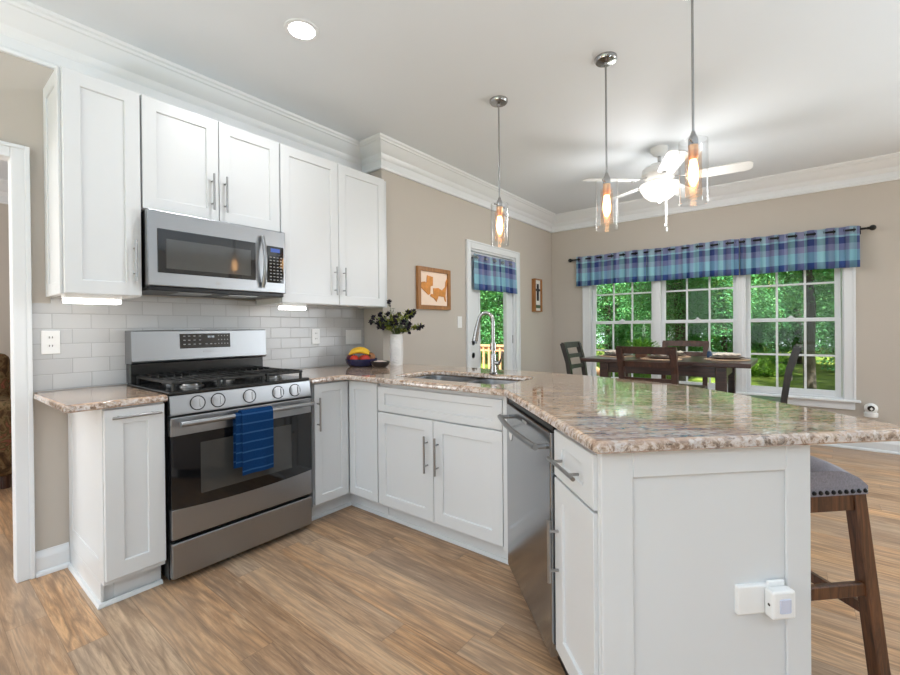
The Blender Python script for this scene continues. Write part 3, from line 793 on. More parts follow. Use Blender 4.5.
prof = [(.514, 1.035), (.523, 1.198), (.53, 1.203), (.625, 1.203), (.625, 1.02), (.53, 1.02), (.516, 1.028)]
a = m.ring([(-.004, y, z) for y, z in prof]); b = m.ring([(.757, y, z) for y, z in prof]); m.skin([a, b], True, True, True)
bg = m.build('backguard', STEEL, rg)
m = MB(); m.bar((.232, .5197, 1.139), (.520, .5197, 1.139), .086, .006, (0, .055, .998), .001); dpn = m.build('display_panel', BLACKG, bg)
m = MB()
for i in range(4):
    x = .386 + i * .009 + (.004 if i > 1 else 0); m.bar((x, .5205, 1.163), (x + .006, .5205, 1.163), .012, .006, (0, .055, .998))
m.build('clock_digits', WHITEGLOW, dpn)
m = MB()
for r, zz in enumerate((1.168, 1.144, 1.120)):
    for x in (.250, .276, .305, .335) + ((.372, .398, .422) if r == 2 else ()) + (.446, .464, .482, .500): m.bar((x, .5207 - .0013 * r, zz), (x + (.012 if x < .43 else .006), .5207 - .0013 * r, zz), .005, .0062, (0, .055, .998))
m.build('key_markings', GREYMARK, dpn)
m = MB(); m.bar((.36, .5165, 1.075), (.41, .5165, 1.075), .008, .004, (0, .055, .998)); m.build('badge', GREYMARK, bg)

# towel over the oven handle
tw = thing('dish_towel', 'folded blue striped towel hanging over the oven door handle', 'towel', (1.165, 2.233, .765))
def sheet(mb, prof, x0, x1, wob, th=.004, n=14, seed=0):
    # prof: list of (y, z) running over the bar; extruded along x with soft folds
    rnd = random.Random(seed); ph = rnd.random() * 6
    for side in (0,):
        top, botm = [], []
        for i, (y, z) in enumerate(prof):
            a, b = [], []
            for k in range(n + 1):
                t = k / n; x = x0 + (x1 - x0) * t
                fall = max(0, -z) / .3
                d = wob * fall * math.sin(t * 9 + ph) ; xx = x + .006 * fall * (t - .5) * math.cos(ph)
                a.append((xx, y + d, z)); 
                if i == 0: nv = (prof[1][0] - y, prof[1][1] - z)
                elif i == len(prof) - 1: nv = (y - prof[i - 1][0], z - prof[i - 1][1])
                else: nv = (prof[i + 1][0] - prof[i - 1][0], prof[i + 1][1] - prof[i - 1][1])
                l = math.hypot(*nv) or 1; b.append((xx, y + d + nv[1] / l * th, z - nv[0] / l * th))
            top.append(mb.ring(a)); botm.append(mb.ring(b))
        mb.skin(top, False); mb.skin(botm, False)
        mb.skin([top[0], botm[0]], False); mb.skin([top[-1], botm[-1]], False)
        mb.skin([[r[0] for r in top], [r[0] for r in botm]], False); mb.skin([[r[-1] for r in top], [r[-1] for r in botm]], False)
def over(front, back, r, gap=0):
    P = [(-r - gap, -front + front * i / 8) for i in range(9)]
    P += [(-(r + gap) * math.cos(PI * i / 6), (r + gap) * math.sin(PI * i / 6)) for i in range(1, 6)]
    return P + [(r + gap * .3, -back * i / 8) for i in range(9)]
m = MB(); sheet(m, over(.305, .25, .0185, .007), -.085, .083, .004, .006); m.build('front_fold', TOWEL, tw, smooth=60)
m = MB(); sheet(m, over(.262, .27, .0150), -.112, .070, .002, .003, seed=3); m.build('back_fold', TOWEL, tw, smooth=60)
# ---------------------------------------------------------------- plates on the walls
def plate(name, label, cat, loc, rz, gangs=1, kind='outlet', group=None):
    t = thing(name, label, cat, loc, rz, group)          # local -y faces the room
    w = .036 + .023 * (gangs - 1)
    m = MB(); m.box(-w, w, -.006, 0, -.059, .059, .003, 2); pl = m.build('cover_plate', PLASTIC, t)
    for k in range(gangs):
        x = (k - (gangs - 1) / 2) * .046
        if kind == 'outlet':
            for z in (-.021, .021):
                m = MB(); m.lathe([(.0165, .006), (.0165, .0085), (.015, .009)], (x, 0, z), 18, 'y'); so = m.build('socket', PLASTIC, t)
                m = MB()
                for q in (-.006, .006): m.box(x + q - .0012, x + q + .0012, -.0094, -.0088, z - .001, z + .009)
                m.lathe([(.0025, .0088), (.0025, .0094)], (x, 0, z - .008), 10, 'y'); m.build('slots', DARKM, so)
        else:
            m = MB(); m.box(x - .0165, x + .0165, -.0085, -.005, -.033, .033, .002); m.build('rocker', PLASTIC, t)
    return t
YT = YA - .0092
plate('wall_outlet', 'white outlet on the tile left of the range', 'outlet', (.472, YT, 1.148), 0)
plate('wall_outlet', 'white outlet on the tile right of the range', 'outlet', (2.014, YT, 1.146), 0)
plate('light_switch', 'triple rocker switch plate on the tile near the fruit bowl', 'switch', (2.385, YT, 1.135), 0, 3, 'switch')
plate('light_switch', 'single rocker switch on the beige wall left of the patio door', 'switch', (3.557, YB, 1.262), 0, 1, 'switch')
# outlet on the peninsula end, lying on its side, with its plug-in sensor
NRM = Vector((-R2, -R2, 0))
def endp(c, out=0.0):
    x, y = pen(1.512 - .020 / R2 / 1, c); return (x + NRM.x * out, y + NRM.y * out)
ex, ey = pen(1.5480, 1.367)
t = thing('wall_outlet', 'sideways white outlet with round plug on the peninsula end panel', 'outlet', (ex, ey, .452), -PI / 4)
m = MB(); m.box(-.062, .062, -.012, 0.004, -.039, .039, .004, 2); m.build('cover_plate', PLASTIC, t)
m = MB(); m.lathe([(.020, .012), (.019, .022), (.016, .026), (.001, .026)], (.0, 0, 0), 22, 'y'); m.build('round_plug', PLASTIC, t, smooth=40)
ex, ey = pen(1.5480, 1.434)
t = thing('plug_in_sensor', 'white square plug-in sensor with pale window beside the round plug', 'sensor', (ex, ey, .449), -PI / 4)
m = MB(); m.box(-.034, .034, -.044, -.0135, -.036, .040, .006, 2); b = m.build('housing', PLASTIC, t)
m = MB(); m.box(-.015, .017, -.046, -.044, -.018, .020, .002); m.build('sensor_window', plain('pale_lilac_lens', (.62, .65, .78), .25), b)
m = MB(); m.lathe([(.004, 0), (.004, .001)], (-.0345, -.030, .0), 10, 'x'); m.build('pinhole', DARKM, b)
m = MB(); m.box(-.022, .030, -.0135, -.004, -.03, .052, .003); m.build('plug_body', PLASTIC, t)
# little white camera on the window wall
t = thing('security_camera', 'small white camera plugged low on the wall right of the window', 'camera', (XC - .004, -.55, .375), -PI / 2)
m = MB(); m.lathe([(.045, -.045), (.05, -.04), (.05, -.005), (.042, 0)], (0, -.055, 0), 20); m.build('base', PLASTIC, t, smooth=40)
m = MB(); m.ball((0, -.055, .035), .05, 20, 12); b = m.build('head', PLASTIC, t, smooth=60)
m = MB(); m.lathe([(.026, 0), (.024, .006), (.006, .008)], (-.004, -.103, .040), 18, 'y'); m.build('lens', BLACKG, b, smooth=40)
m = MB(); m.box(-.03, .03, -.012, 0.003, -.05, .03, .003); m.build('mount', PLASTIC, t)

# ---------------------------------------------------------------- pictures on the door wall
t = thing('framed_map', 'oak framed wooden map hanging on the beige wall above the counter', 'picture', (3.145, YB - .001, 1.573))
m = MB(); w, h = .236, .195
def frame4(mb, w, h, r, y0, y1):
    o = [(-w, -h), (w, -h), (w, h), (-w, h)]; i = [(-w + r, -h + r), (w - r, -h + r), (w - r, h - r), (-w + r, h - r)]
    rs = [mb.ring([(x, y, z) for x, z in p]) for p, y in ((o, y1), (o, y0), (i, y0), (i, y1))]; mb.skin(rs)
frame4(m, w, h, .038, -.028, -.001); m.build('frame', OAK, t)
m = MB(); m.box(-w + .037, w - .037, -.012, -.001, -h + .037, h - .037); m.build('mat_board', plain('cream_mat_board', srgb(250, 226, 206), .8), t)
MAPW = plain('orange_map_wood', srgb(214, 140, 62), .6, vary=.45, scale=22)
m = MB()
for poly in ([(-.10, .12), (-.02, .11), (-.022, .03), (-.055, .02), (-.06, -.05), (-.085, -.06), (-.19, .005), (-.185, .05), (-.14, .06), (-.108, .05)],
             [(-.015, .005), (.06, .012), (.115, -.01), (.165, .03), (.172, .08), (.205, .12), (.195, .06), (.175, .0), (.165, -.06), (.175, -.115), (.16, -.11), (.145, -.07), (.06, -.065), (.03, -.12), (.0, -.09), (-.06, -.07), (-.045, -.05), (-.012, -.05)]):
    m.bm.faces.new(m.ring([(x, -.0125, z) for x, z in poly]))
    r = bmesh.ops.extrude_face_region(m.bm, geom=[m.bm.faces[-1] if False else list(m.bm.faces)[-1]])
    for v in r['geom']:
        if isinstance(v, bmesh.types.BMVert): v.co.y -= .006
bmesh.ops.triangulate(m.bm, faces=m.bm.faces)
m.build('map_cutout', MAPW, t)
t = thing('shadow_box', 'narrow deep wooden box with dark cross ornament beside the corner', 'wall decor', (5.215, YB - .001, 1.62))
m = MB(); frame4(m, .098, .215, .014, -.055, -.001); m.build('frame', OAK, t)
m = MB(); m.box(-.085, .085, -.03, -.001, -.202, .202); m.build('backing', plain('white_backing_board', (.80, .78, .74), .7), t)
m = MB(); m.box(-.016, .016, -.048, -.030, -.07, .15, .004); m.box(-.055, .055, -.048, -.030, .055, .085, .004); m.lathe([(.035, .030), (.035, .046)], (0, 0, -.02), 16, 'y'); m.build('ornament', DARKM, t)
m = MB(); m.box(-.06, .06, -.046, -.030, -.165, -.125, .006); m.build('leaf_strip', plain('mixed_leaf_green', (.06, .10, .05), .7, vary=.5, scale=40), t)

# ---------------------------------------------------------------- things on the stone top
def bowl(mb, R, h, base, n=28, th=.006):
    P = [(base, 0)]
    for i in range(1, 9):
        a = i / 8; P.append((base + (R - base) * math.sin(a * PI / 2) ** .9, h * (1 - math.cos(a * PI / 2)) ** .8 if a else 0))
    Q = [(max(.002, r - th), max(z, .006) + (.0 if k < 8 else 0)) for k, (r, z) in enumerate(P)][::-1]
    return mb.lathe(P + Q + [(.0015, .006)], n=n)
CT = .9052
fb = thing('fruit_bowl', 'dark blue bowl heaped with fruit on the counter corner', 'bowl', (2.275, 2.70, CT))
m = MB(); bowl(m, .125, .062, .085); m.build('bowl', plain('navy_glaze', (.012, .014, .06), .2, vary=.2), fb, smooth=50)
YEL = plain('banana_skin', (.80, .48, .02), .5, vary=.15, scale=30); RED = plain('red_apple_skin', (.50, .03, .015), .3, vary=.4, scale=14)
ORG = plain('orange_peel', (.78, .16, .02), .5, vary=.1, scale=60, bump=.2); PLUM = plain('dark_red_skin', (.10, .012, .03), .35, vary=.3, scale=20); TAN = plain('russet_skin', (.30, .13, .05), .6, vary=.3, scale=30)
STEMB = plain('brown_stem', (.05, .03, .015), .8)
def banana(label, loc, rz, tilt):
    m = MB(); n = 12; P = []; r = []
    for i in range(n + 1):
        a = -.68 + 1.36 * i / n; P.append((.122 * math.sin(a), 0, .122 * math.cos(a) - .122)); s = i / n
        r.append(.004 + .0145 * min(1, (math.sin(PI * s)) ** .55) if 0 < i < n else .005)
    m.tube(P, r, 10); t = m.build('banana', YEL, None, loc, (tilt, 0, rz), smooth=50); setp(t, label, 'banana', 'bananas in the bowl')
    m = MB(); m.tube([P[-1], (P[-1][0] + .012, 0, P[-1][2] - .014)], .004, 8); m.build('stem', STEMB, t)
cx, cy = 2.275, 2.70
banana('banana on top of the fruit heap', (cx - .010, cy + .008, CT + .136), -.75, .15)
banana('banana on the near side of the fruit heap', (cx - .040, cy - .018, CT + .122), -.75, -.3)
banana('banana on the wall side of the fruit heap', (cx + .018, cy + .036, CT + .122), -.75, .35)
def fruit(name, label, m_, loc, r, cat, sq=.9):
    mb = MB(); mb.lathe([(max(.0008, r * math.sin(PI * i / 14) * (1 if 1 < i < 14 else .7)), -r * sq * math.cos(PI * i / 14) - (.12 * r if i == 14 else 0)) for i in range(15)], n=18)
    o = mb.build(name, m_, None, loc, smooth=60); setp(o, label, cat)
    mb = MB(); mb.tube([(0, 0, r * sq * .75), (.003, 0, r * sq * 1.12)], .0022, 6); mb.build('stem', STEMB, o)
fruit('apple', 'bright red apple on the near right of the fruit bowl', RED, (cx - .022, cy - .072, CT + .062), .036, 'apple')
fruit('apple', 'red apple in the middle front under the bananas', RED, (cx - .074, cy - .004, CT + .060), .036, 'apple')
fruit('plum', 'dark red plum at the left edge of the fruit bowl', PLUM, (cx - .048, cy + .078, CT + .070), .031, 'plum')
fruit('pear', 'brown russet pear at the far right of the fruit bowl', TAN, (cx + .045, cy - .062, CT + .072), .034, 'pear', 1.05)
fruit('orange', 'orange at the bottom of the fruit bowl', ORG, (cx + .045, cy + .035, CT + .050), .036, 'orange', 1)
sb = thing('small_bowl', 'small black bowl with pale filling between fruit bowl and vase', 'bowl', (2.29, 2.50, CT))
m = MB(); bowl(m, .073, .047, .036); m.build('bowl', plain('black_mottled_glaze', (.02, .015, .014), .3, vary=.6, scale=40), sb, smooth=50)
m = MB(); m.lathe([(.064, .036), (.045, .047), (.02, .052), (.001, .053)], n=20, cap0=True); m.build('filling', plain('pale_pink_filling', (.75, .60, .52), .7, vary=.15, scale=80), sb, smooth=50)
vs = thing('vase', 'tall white ribbed ceramic vase on the counter by the wall corner', 'vase', (2.515, 2.55, CT))
VASE = plain('white_ceramic', (.80, .79, .77), .3, vary=.02)
m = MB(); nn, kk = 20, 48; rings = []
for i in range(kk + 1):
    z = .25 * i / kk; rr = .048 + .006 * math.sin(PI * i / kk)
    rings.append(m.ring([((rr + .0022 * math.sin(2 * PI * (z / .021) + 5 * 2 * PI * k / 40)) * math.cos(2 * PI * k / 40), (rr + .0022 * math.sin(2 * PI * (z / .021) + 5 * 2 * PI * k / 40)) * math.sin(2 * PI * k / 40), z) for k in range(40)]))
for z, r_ in ((.25, .042), (.06, .04)): rings.append(m.ring([(r_ * math.cos(2 * PI * k / 40), r_ * math.sin(2 * PI * k / 40), z) for k in range(40)]))
m.skin(rings, True, True, True); m.build('body', VASE, vs, smooth=60)
def leafquad(bm, c, d, up, L, w):
    d = Vector(d).normalized(); s = d.cross(Vector(up))
    s = s.normalized() if s.length > 1e-4 else d.orthogonal().normalized()
    c = Vector(c); b = d.cross(s) * (L * .08)
    vv = [bm.verts.new(p) for p in (c, c + d * L * .45 + s * w / 2 + b, c + d * L, c + d * L * .45 - s * w / 2 + b)]
    bm.faces.new(vv)
fl = thing('flower_arrangement', 'dark flowers and yellow-green sprigs standing in the white vase', 'flowers', (2.515, 2.55, CT + .24))
rnd = random.Random(5)
stems, l1, l2 = MB(), MB(), MB()
tips = []
# image-left is +y / -x, image-right is -y / +x around the vase
for k in range(36):
    a = 2 * PI * k / 36 * 5 + rnd.uniform(-.1, .1); sp = rnd.uniform(.06, .23); hh = rnd.uniform(.02, .20)
    tip = Vector((sp * math.cos(a), sp * math.sin(a), hh))
    if k == 3: tip = Vector((-.03, .05, .27))
    mid = Vector((tip.x * .35, tip.y * .35, max(.03, hh * .6)))
    stems.tube([(tip.x * .08, tip.y * .08, -.12), (tip.x * .15, tip.y * .15, .022), mid, tip], .0018, 5)
    tips.append((tip, (tip - mid).normalized()))
    for j in range(22):
        t = rnd.random(); p = mid.lerp(tip, t); d = Vector((rnd.uniform(-1, 1), rnd.uniform(-1, 1), rnd.uniform(-.3, 1)))
        leafquad((l1 if k % 3 else l2).bm, p, d, (0, 0, 1), rnd.uniform(.028, .055), rnd.uniform(.011, .021))
stems.build('stems', plain('green_stem', (.08, .12, .03), .7), fl)
l1.build('sprig_leaves', BOUQ, fl, fix=False); l2.build('grey_leaves', EUCA, fl, fix=False)
DARKF = plain('dark_plum_petal', (.018, .014, .028), .6, vary=.4, scale=60)
for k, (tip, d) in enumerate(tips):
    m = MB()
    for j in range(14):
        dd = Vector((rnd.gauss(0, 1), rnd.gauss(0, 1), rnd.gauss(0, 1))).normalized() + d * .6
        leafquad(m.bm, tip, dd, (rnd.random(), rnd.random(), 1), .030, .022)
    for j in range(3):
        m.ball(tip - d * (.018 * j) + Vector((rnd.uniform(-.012, .012), rnd.uniform(-.012, .012), rnd.uniform(-.01, .01))), .0075, 8, 6)
    m.build('blossom', DARKF, fl, fix=False)

# ---------------------------------------------------------------- ceiling lights
def can(label, x, y):
    t = thing('recessed_light', label, 'ceiling light', (x, y, CE), 0, 'recessed ceiling lights')
    m = MB(); m.lathe([(.088, -.001), (.086, -.006), (.066, -.007), (.064, -.001)], n=32, cap0=False, cap1=False); m.build('trim_ring', TRIM, t, smooth=40)
    m = MB(); m.lathe([(.065, -.0035), (.001, -.005)], n=32); m.build('lens', CANGLOW, t)
can('bright round recessed light in the kitchen ceiling before the wall cabinets', *CAN_AND_FILL_XY[0])
for i, (x, y) in enumerate(CAN_AND_FILL_XY): light('AREA', 'recessed_and_fill_lamp', (x, y, CE - .02), 7.5, .13, aim=(0, 0, -1), color=(.93, .96, 1))  # lamps without a fixture are added fill, out of view
def pendant(label, x, y):
    t = thing('pendant_light', label, 'pendant light', (x, y, CE), 0, 'pendant lights over the peninsula')
    m = MB(); m.lathe([(.062, 0), (.062, -.012), (.055, -.022), (.012, -.030), (.010, -.045)], n=28); m.build('canopy', CHROME, t, smooth=35)
    z0 = 1.755 - CE; zt = z0 + .285
    m = MB(); m.tube([(0, 0, -.04), (0, 0, zt + .03)], .0055, 10); m.build('rod', NICKEL, t, smooth=50)
    m = MB(); m.lathe([(.007, zt + .045), (.012, zt + .03), (.020, zt + .012), (.021, zt - .02)], n=20); m.tube([(-.06, 0, zt - .012), (.06, 0, zt - .012)], .003, 8)
    for s in (-1, 1): m.ball((s * .062, 0, zt - .012), .006, 10, 6)
    m.build('holder', CHROME, t, smooth=40)
    m = MB(); m.lathe([(.021, zt - .02), (.021, zt - .075), (.015, zt - .085)], n=20); m.build('socket', COPPER, t, smooth=40)
    m = MB(); m.lathe([(.012, zt - .08), (.017, zt - .105), (.022, zt - .145), (.019, zt - .18), (.006, zt - .205), (.001, zt - .207)], n=20); m.build('bulb', BULB, t, smooth=50)
    m = MB(); m.lathe([(.034, zt - .05), (.034, z0 + .035)], n=28, cap0=False, cap1=False); m.build('inner_glass', AGLASS, t, smooth=50)
    m = MB(); m.lathe([(.060, zt), (.060, z0 + .004), (.056, z0), (.0565, z0 + .004), (.0565, zt), (.060, zt)], n=36, cap0=False, cap1=False); m.build('glass_shade', PGLASS, t, smooth=50)
    m = MB(); m.lathe([(.0600, z0 + .012), (.0615, z0 + .009), (.0600, z0 + .006)], n=36, cap0=False, cap1=False); m.build('glass_rim', PGLASS, t, smooth=50)
pendant('glass cylinder pendant farthest along the peninsula, nearest the patio door', 2.539, 1.572)
pendant('middle glass cylinder pendant of the three', 2.535, .849)
pendant('nearest and largest looking glass cylinder pendant, before the ceiling fan', 2.25, .362)

FANW = plain('white_fan_paint', (.82, .82, .82), .4, vary=.01)
fx, fy = 4.1, .92
t = thing('ceiling_fan', 'white five-blade ceiling fan with lit bowl over the dining table', 'ceiling fan', (fx, fy, CE))
m = MB(); m.lathe([(.07, 0), (.068, -.03), (.05, -.06), (.025, -.075)], n=28); m.build('canopy', FANW, t, smooth=40)
m = MB(); m.tube([(0, 0, -.07), (0, 0, -.15)], .013, 12); m.build('downrod', NICKEL, t)
m = MB(); m.lathe([(.03, -.14), (.10, -.155), (.138, -.19), (.142, -.235), (.12, -.265), (.085, -.28), (.075, -.315), (.085, -.32)], n=32); m.build('motor_housing', FANW, t, smooth=40)
m = MB(); m.lathe([(.155, -.318), (.158, -.328), (.150, -.36), (.125, -.405), (.085, -.44), (.04, -.455), (.001, -.458)], n=36); m.build('light_bowl', BOWLGLOW, t, smooth=50)
m = MB(); m.lathe([(.012, -.455), (.014, -.463), (.006, -.475)], n=12); m.build('finial', FANW, t)
for k in range(5):
    a = math.radians(-84 + 72 * k)
    m = MB(); rings = []
    for r_, w in ((.20, .052), (.24, .062), (.45, .070), (.60, .072), (.650, .062), (.668, .035)):
        rings.append([(r_, -w, .0), (r_, w, .0)])
    zb = -.283
    up = [m.ring([(x, y, zb - y * .2 + .004) for x, y, _ in q]) for q in rings]; dn = [m.ring([(x, y, zb - y * .2 - .003) for x, y, _ in q]) for q in rings]
    m.skin(up, False); m.skin(dn, False); m.skin([[q[0] for q in up], [q[0] for q in dn]], False); m.skin([[q[1] for q in up], [q[1] for q in dn]], False)
    m.skin([up[0], dn[0]], False); m.skin([up[-1], dn[-1]], False)
    bl = m.build('blade', FANW, t, rot=(0, 0, a))
    m = MB(); m.bar((.11, 0, -.262), (.25, 0, zb - .004), .03, .006, (0, 1, 0), .002); m.bar((.22, -.03, zb - .010), (.22, .03, zb + .002), .03, .006, (1, 0, 0), .001); m.build('blade_arm', NICKEL, bl)
for dx_, l in ((-.02, .23), (.035, .26)):
    m = MB(); m.tube([(dx_, -.05, -.43), (dx_, -.05, -.43 - l)], .0015, 6); m.lathe([(.002, -.43 - l), (.008, -.445 - l), (.007, -.46 - l), (.001, -.468 - l)], (dx_, -.05, 0), 10); m.build('pull_chain', FANW, t)
light('POINT', 'fan_lamp', (fx, fy, CE - .49), 38, color=(1, .99, .97), shadow_soft_size=.22)

# ---------------------------------------------------------------- valances and rods
def valance(mb, x0, x1, zt, zb, y, amp, per, u0=0, ph=0, wob=.0):
    uv = mb.bm.loops.layers.uv.new('UVMap'); n = int((x1 - x0) / .006); cols = []; u = u0; prev = None
    for i in range(n + 1):
        x = x0 + (x1 - x0) * i / n; s = math.sin(2 * PI * (x - x0) / per + ph); s = math.copysign(abs(s) ** .6, s)
        p = (x, y + amp * s)
        if prev: u += math.hypot(p[0] - prev[0], p[1] - prev[1])
        prev = p; col = []
        for j in range(7):
            t = j / 6; yy = y + amp * s * (.75 + .35 * t) - .01 * t; zz = zt + (zb - zt) * t + wob * math.sin(x * 7 + t) + .007 * (1 - .6 * t) * s
            col.append((mb.bm.verts.new((x, yy, zz)), (u, 1 - t)))
        cols.append(col)
    for a, b in zip(cols, cols[1:]):
        for j in range(6):
            f = mb.bm.faces.new((a[j][0], b[j][0], b[j + 1][0], a[j + 1][0]))
            for l, q in zip(f.loops, (a[j], b[j], b[j + 1], a[j + 1])): l[uv].uv = q[1]
    return mb
def solid(o, th=.0025):
    mo = o.modifiers.new('thickness', 'SOLIDIFY'); mo.thickness = th; mo.offset = 0; return o
# local frame: -y faces the room, x runs left to right as seen from the room
RODX = XC - .085
t = thing('curtain_rod', 'long black curtain rod with ball finials above the triple window', 'curtain rod', (RODX, .91, 2.10), -PI / 2)
m = MB(); m.tube([(-1.45, 0, 0), (1.45, 0, 0)], .010, 12); m.build('rod', DARKM, t, smooth=50)
for s in (-1, 1):
    m = MB(); m.ball((s * 1.475, 0, 0), .026, 16, 10); m.lathe([(.012, -.012), (.014, 0), (.012, .012)], (s * 1.448, 0, 0), 12, 'x'); m.build('finial', DARKM, t, smooth=50)
    m = MB(); m.bar((s * 1.39, 0, 0), (s * 1.39, .083, -.0), .012, .012, (0, 0, 1)); m.box(s * 1.39 - .012, s * 1.39 + .012, .078, .084, -.04, .04, .003); m.build('bracket', DARKM, t)
wins = (('left', 1.415, .50), ('middle', .488, .50), ('right', -.44, .50))
spans = ((-1.395, -.51), (-.505, .435), (.44, 1.385))
for (lab, _, _), (a, b), ph in zip(wins, spans, (.4, 2.2, 1.1)):
    t = thing('valance', {'left': 'blue plaid valance over the window nearest the room corner', 'middle': 'blue plaid valance over the middle window', 'right': 'blue plaid valance over the rightmost window'}[lab], 'valance', (RODX, .91, 2.10), -PI / 2, 'blue plaid window valances')
    m = MB(); valance(m, a, b, .035, -.355, 0, .031, .145, a * 1.2, ph, .004); solid(m.build('fabric', PLAID, t, smooth=60, fix=False))
    per = .145; x = a + per * .25
    while x < b:
        k = MB(); k.lathe([(.019, -.003), (.024, 0), (.019, .003)], (x, 0, 0), 14, 'x', False, False); x += per / 2; k.build('grommet', DARKM, t)
t = thing('curtain_rod', 'short dark rod carrying the valance on the patio door', 'curtain rod', (4.22, YB - .03, 1.955))
m = MB(); m.tube([(-.44, 0, 0), (.44, 0, 0)], .007, 10); m.build('rod', NICKEL, t, smooth=50)
for s in (-1, 1):
    m = MB(); m.bar((s * .41, 0, 0), (s * .41, .062, 0), .01, .01, (0, 0, 1)); m.build('bracket', NICKEL, t)
t = thing('valance', 'small blue plaid valance hung on the patio door', 'valance', (4.22, YB - .03, 1.955))
m = MB(); valance(m, -.43, .43, .035, -.345, 0, .026, .175, .1, .3, .004); solid(m.build('fabric', PLAID, t, smooth=60, fix=False))
x = -.43 + .175 * .25
while x < .43:
    k = MB(); k.lathe([(.016, -.003), (.022, 0), (.016, .003)], (x, 0, 0), 14, 'x', False, False); x += .0875; k.build('grommet', CHROME, t)

# ---------------------------------------------------------------- stool at the peninsula
sx, sy = pen(2.095, 1.935)
st = thing('bar_stool', 'dark wood bar stool with grey nailhead seat under the overhang', 'stool', (sx, sy, 0), RPEN + PI / 2)
# local: x = out from the peninsula (1,-1), y = along it away from the camera (1,1)
def saddle(mb, hx, hy, z0, z1, dome, n=10):
    top = []
    for i in range(n + 1):
        row = []
        for j in range(n + 1):
            u, v = -1 + 2 * i / n, -1 + 2 * j / n
            row.append(mb.bm.verts.new((u * hx, v * hy, z1 + dome * (1 - abs(u) ** 3) * (1 - .3 * abs(v) ** 4))))
        top.append(row)
    for i in range(n):
        for j in range(n): mb.bm.faces.new((top[i][j], top[i + 1][j], top[i + 1][j + 1], top[i][j + 1]))
    rim = [top[i][0] for i in range(n)] + [top[n][j] for j in range(n)] + [top[i][n] for i in range(n, 0, -1)] + [top[0][j] for j in range(n, 0, -1)]
    lo = [mb.bm.verts.new((v.co.x, v.co.y, z0)) for v in rim]
    mb.skin([rim, lo], True); mb.bm.faces.new(lo)
HXS, HYS = .165, .21
st.rotation_euler = (0, 0, -PI / 4)
m = MB(); saddle(m, HXS, HYS, .640, .668, .078); se = m.build('seat_cushion', SEATF, st, smooth=50)
m = MB()
for i in range(14):
    for s in (-1, 1):
        m.ball((-HXS + .012 + (2 * HXS - .024) * i / 13, s * (HYS + .001), .652), .0075, 8, 6)
        m.ball((s * (HXS + .001), -HYS + .012 + (2 * HYS - .024) * i / 13, .652), .0075, 8, 6)
m.build('nailheads', DARKM, se)
m = MB()
for s in (-1, 1): m.box(-HXS + .03, HXS - .03, s * (HYS - .02) - .011, s * (HYS - .02) + .011, .585, .640); m.box(s * (HXS - .02) - .011, s * (HXS - .02) + .011, -HYS + .03, HYS - .03, .585, .640)
m.build('apron', STOOLW, st)
def legpos(sx_, sy_, z): f = 1 - z / .64; return (sx_ * (HXS - .024 + .055 * f), sy_ * (HYS - .024 + .035 * f), z)
for a in (-1, 1):
    for b in (-1, 1):
        m = MB(); m.bar(legpos(a, b, .002), legpos(a, b, .640), .044, .044, (0, 1, 0), .004); m.build('leg', STOOLW, st)
for b in (-1, 1):
    m = MB(); m.bar(legpos(-1, b, .325), legpos(1, b, .325), .044, .022, (0, 0, 1), .003); m.build('stretcher', STOOLW, st)
for a in (-1, 1):
    m = MB(); m.bar(legpos(a, -1, .245), legpos(a, 1, .245), .036, .02, (0, 0, 1), .003); m.build('stretcher', STOOLW, st)

# ---------------------------------------------------------------- dining set
TX0, TX1, TY0, TY1, TZ = 3.96, 4.75, .265, 1.585, .91
tb = thing('dining_table', 'dark wood counter-height dining table before the window', 'table', ((TX0 + TX1) / 2, (TY0 + TY1) / 2, 0))
hx, hy = (TX1 - TX0) / 2, (TY1 - TY0) / 2
m = MB(); m.box(-hx, hx, -hy, hy, TZ - .034, TZ, .005, 2); m.build('tabletop', TABLE, tb)
m = MB()
for s in (-1, 1): m.box(-hx + .08, hx - .08, s * (hy - .19) - .012, s * (hy - .19) + .012, TZ - .125, TZ - .034); m.box(s * (hx - .09) - .012, s * (hx - .09) + .012, -hy + .19, hy - .19, TZ - .125, TZ - .034)
m.build('apron', TABLE, tb)
for a in (-1, 1):
    for b in (-1, 1):
        m = MB(); x, y = a * (hx - .10), b * (hy - .20); m.box(x - .04, x + .04, y - .04, y + .04, .0, TZ - .034, .005); m.build('leg', TABLE, tb)
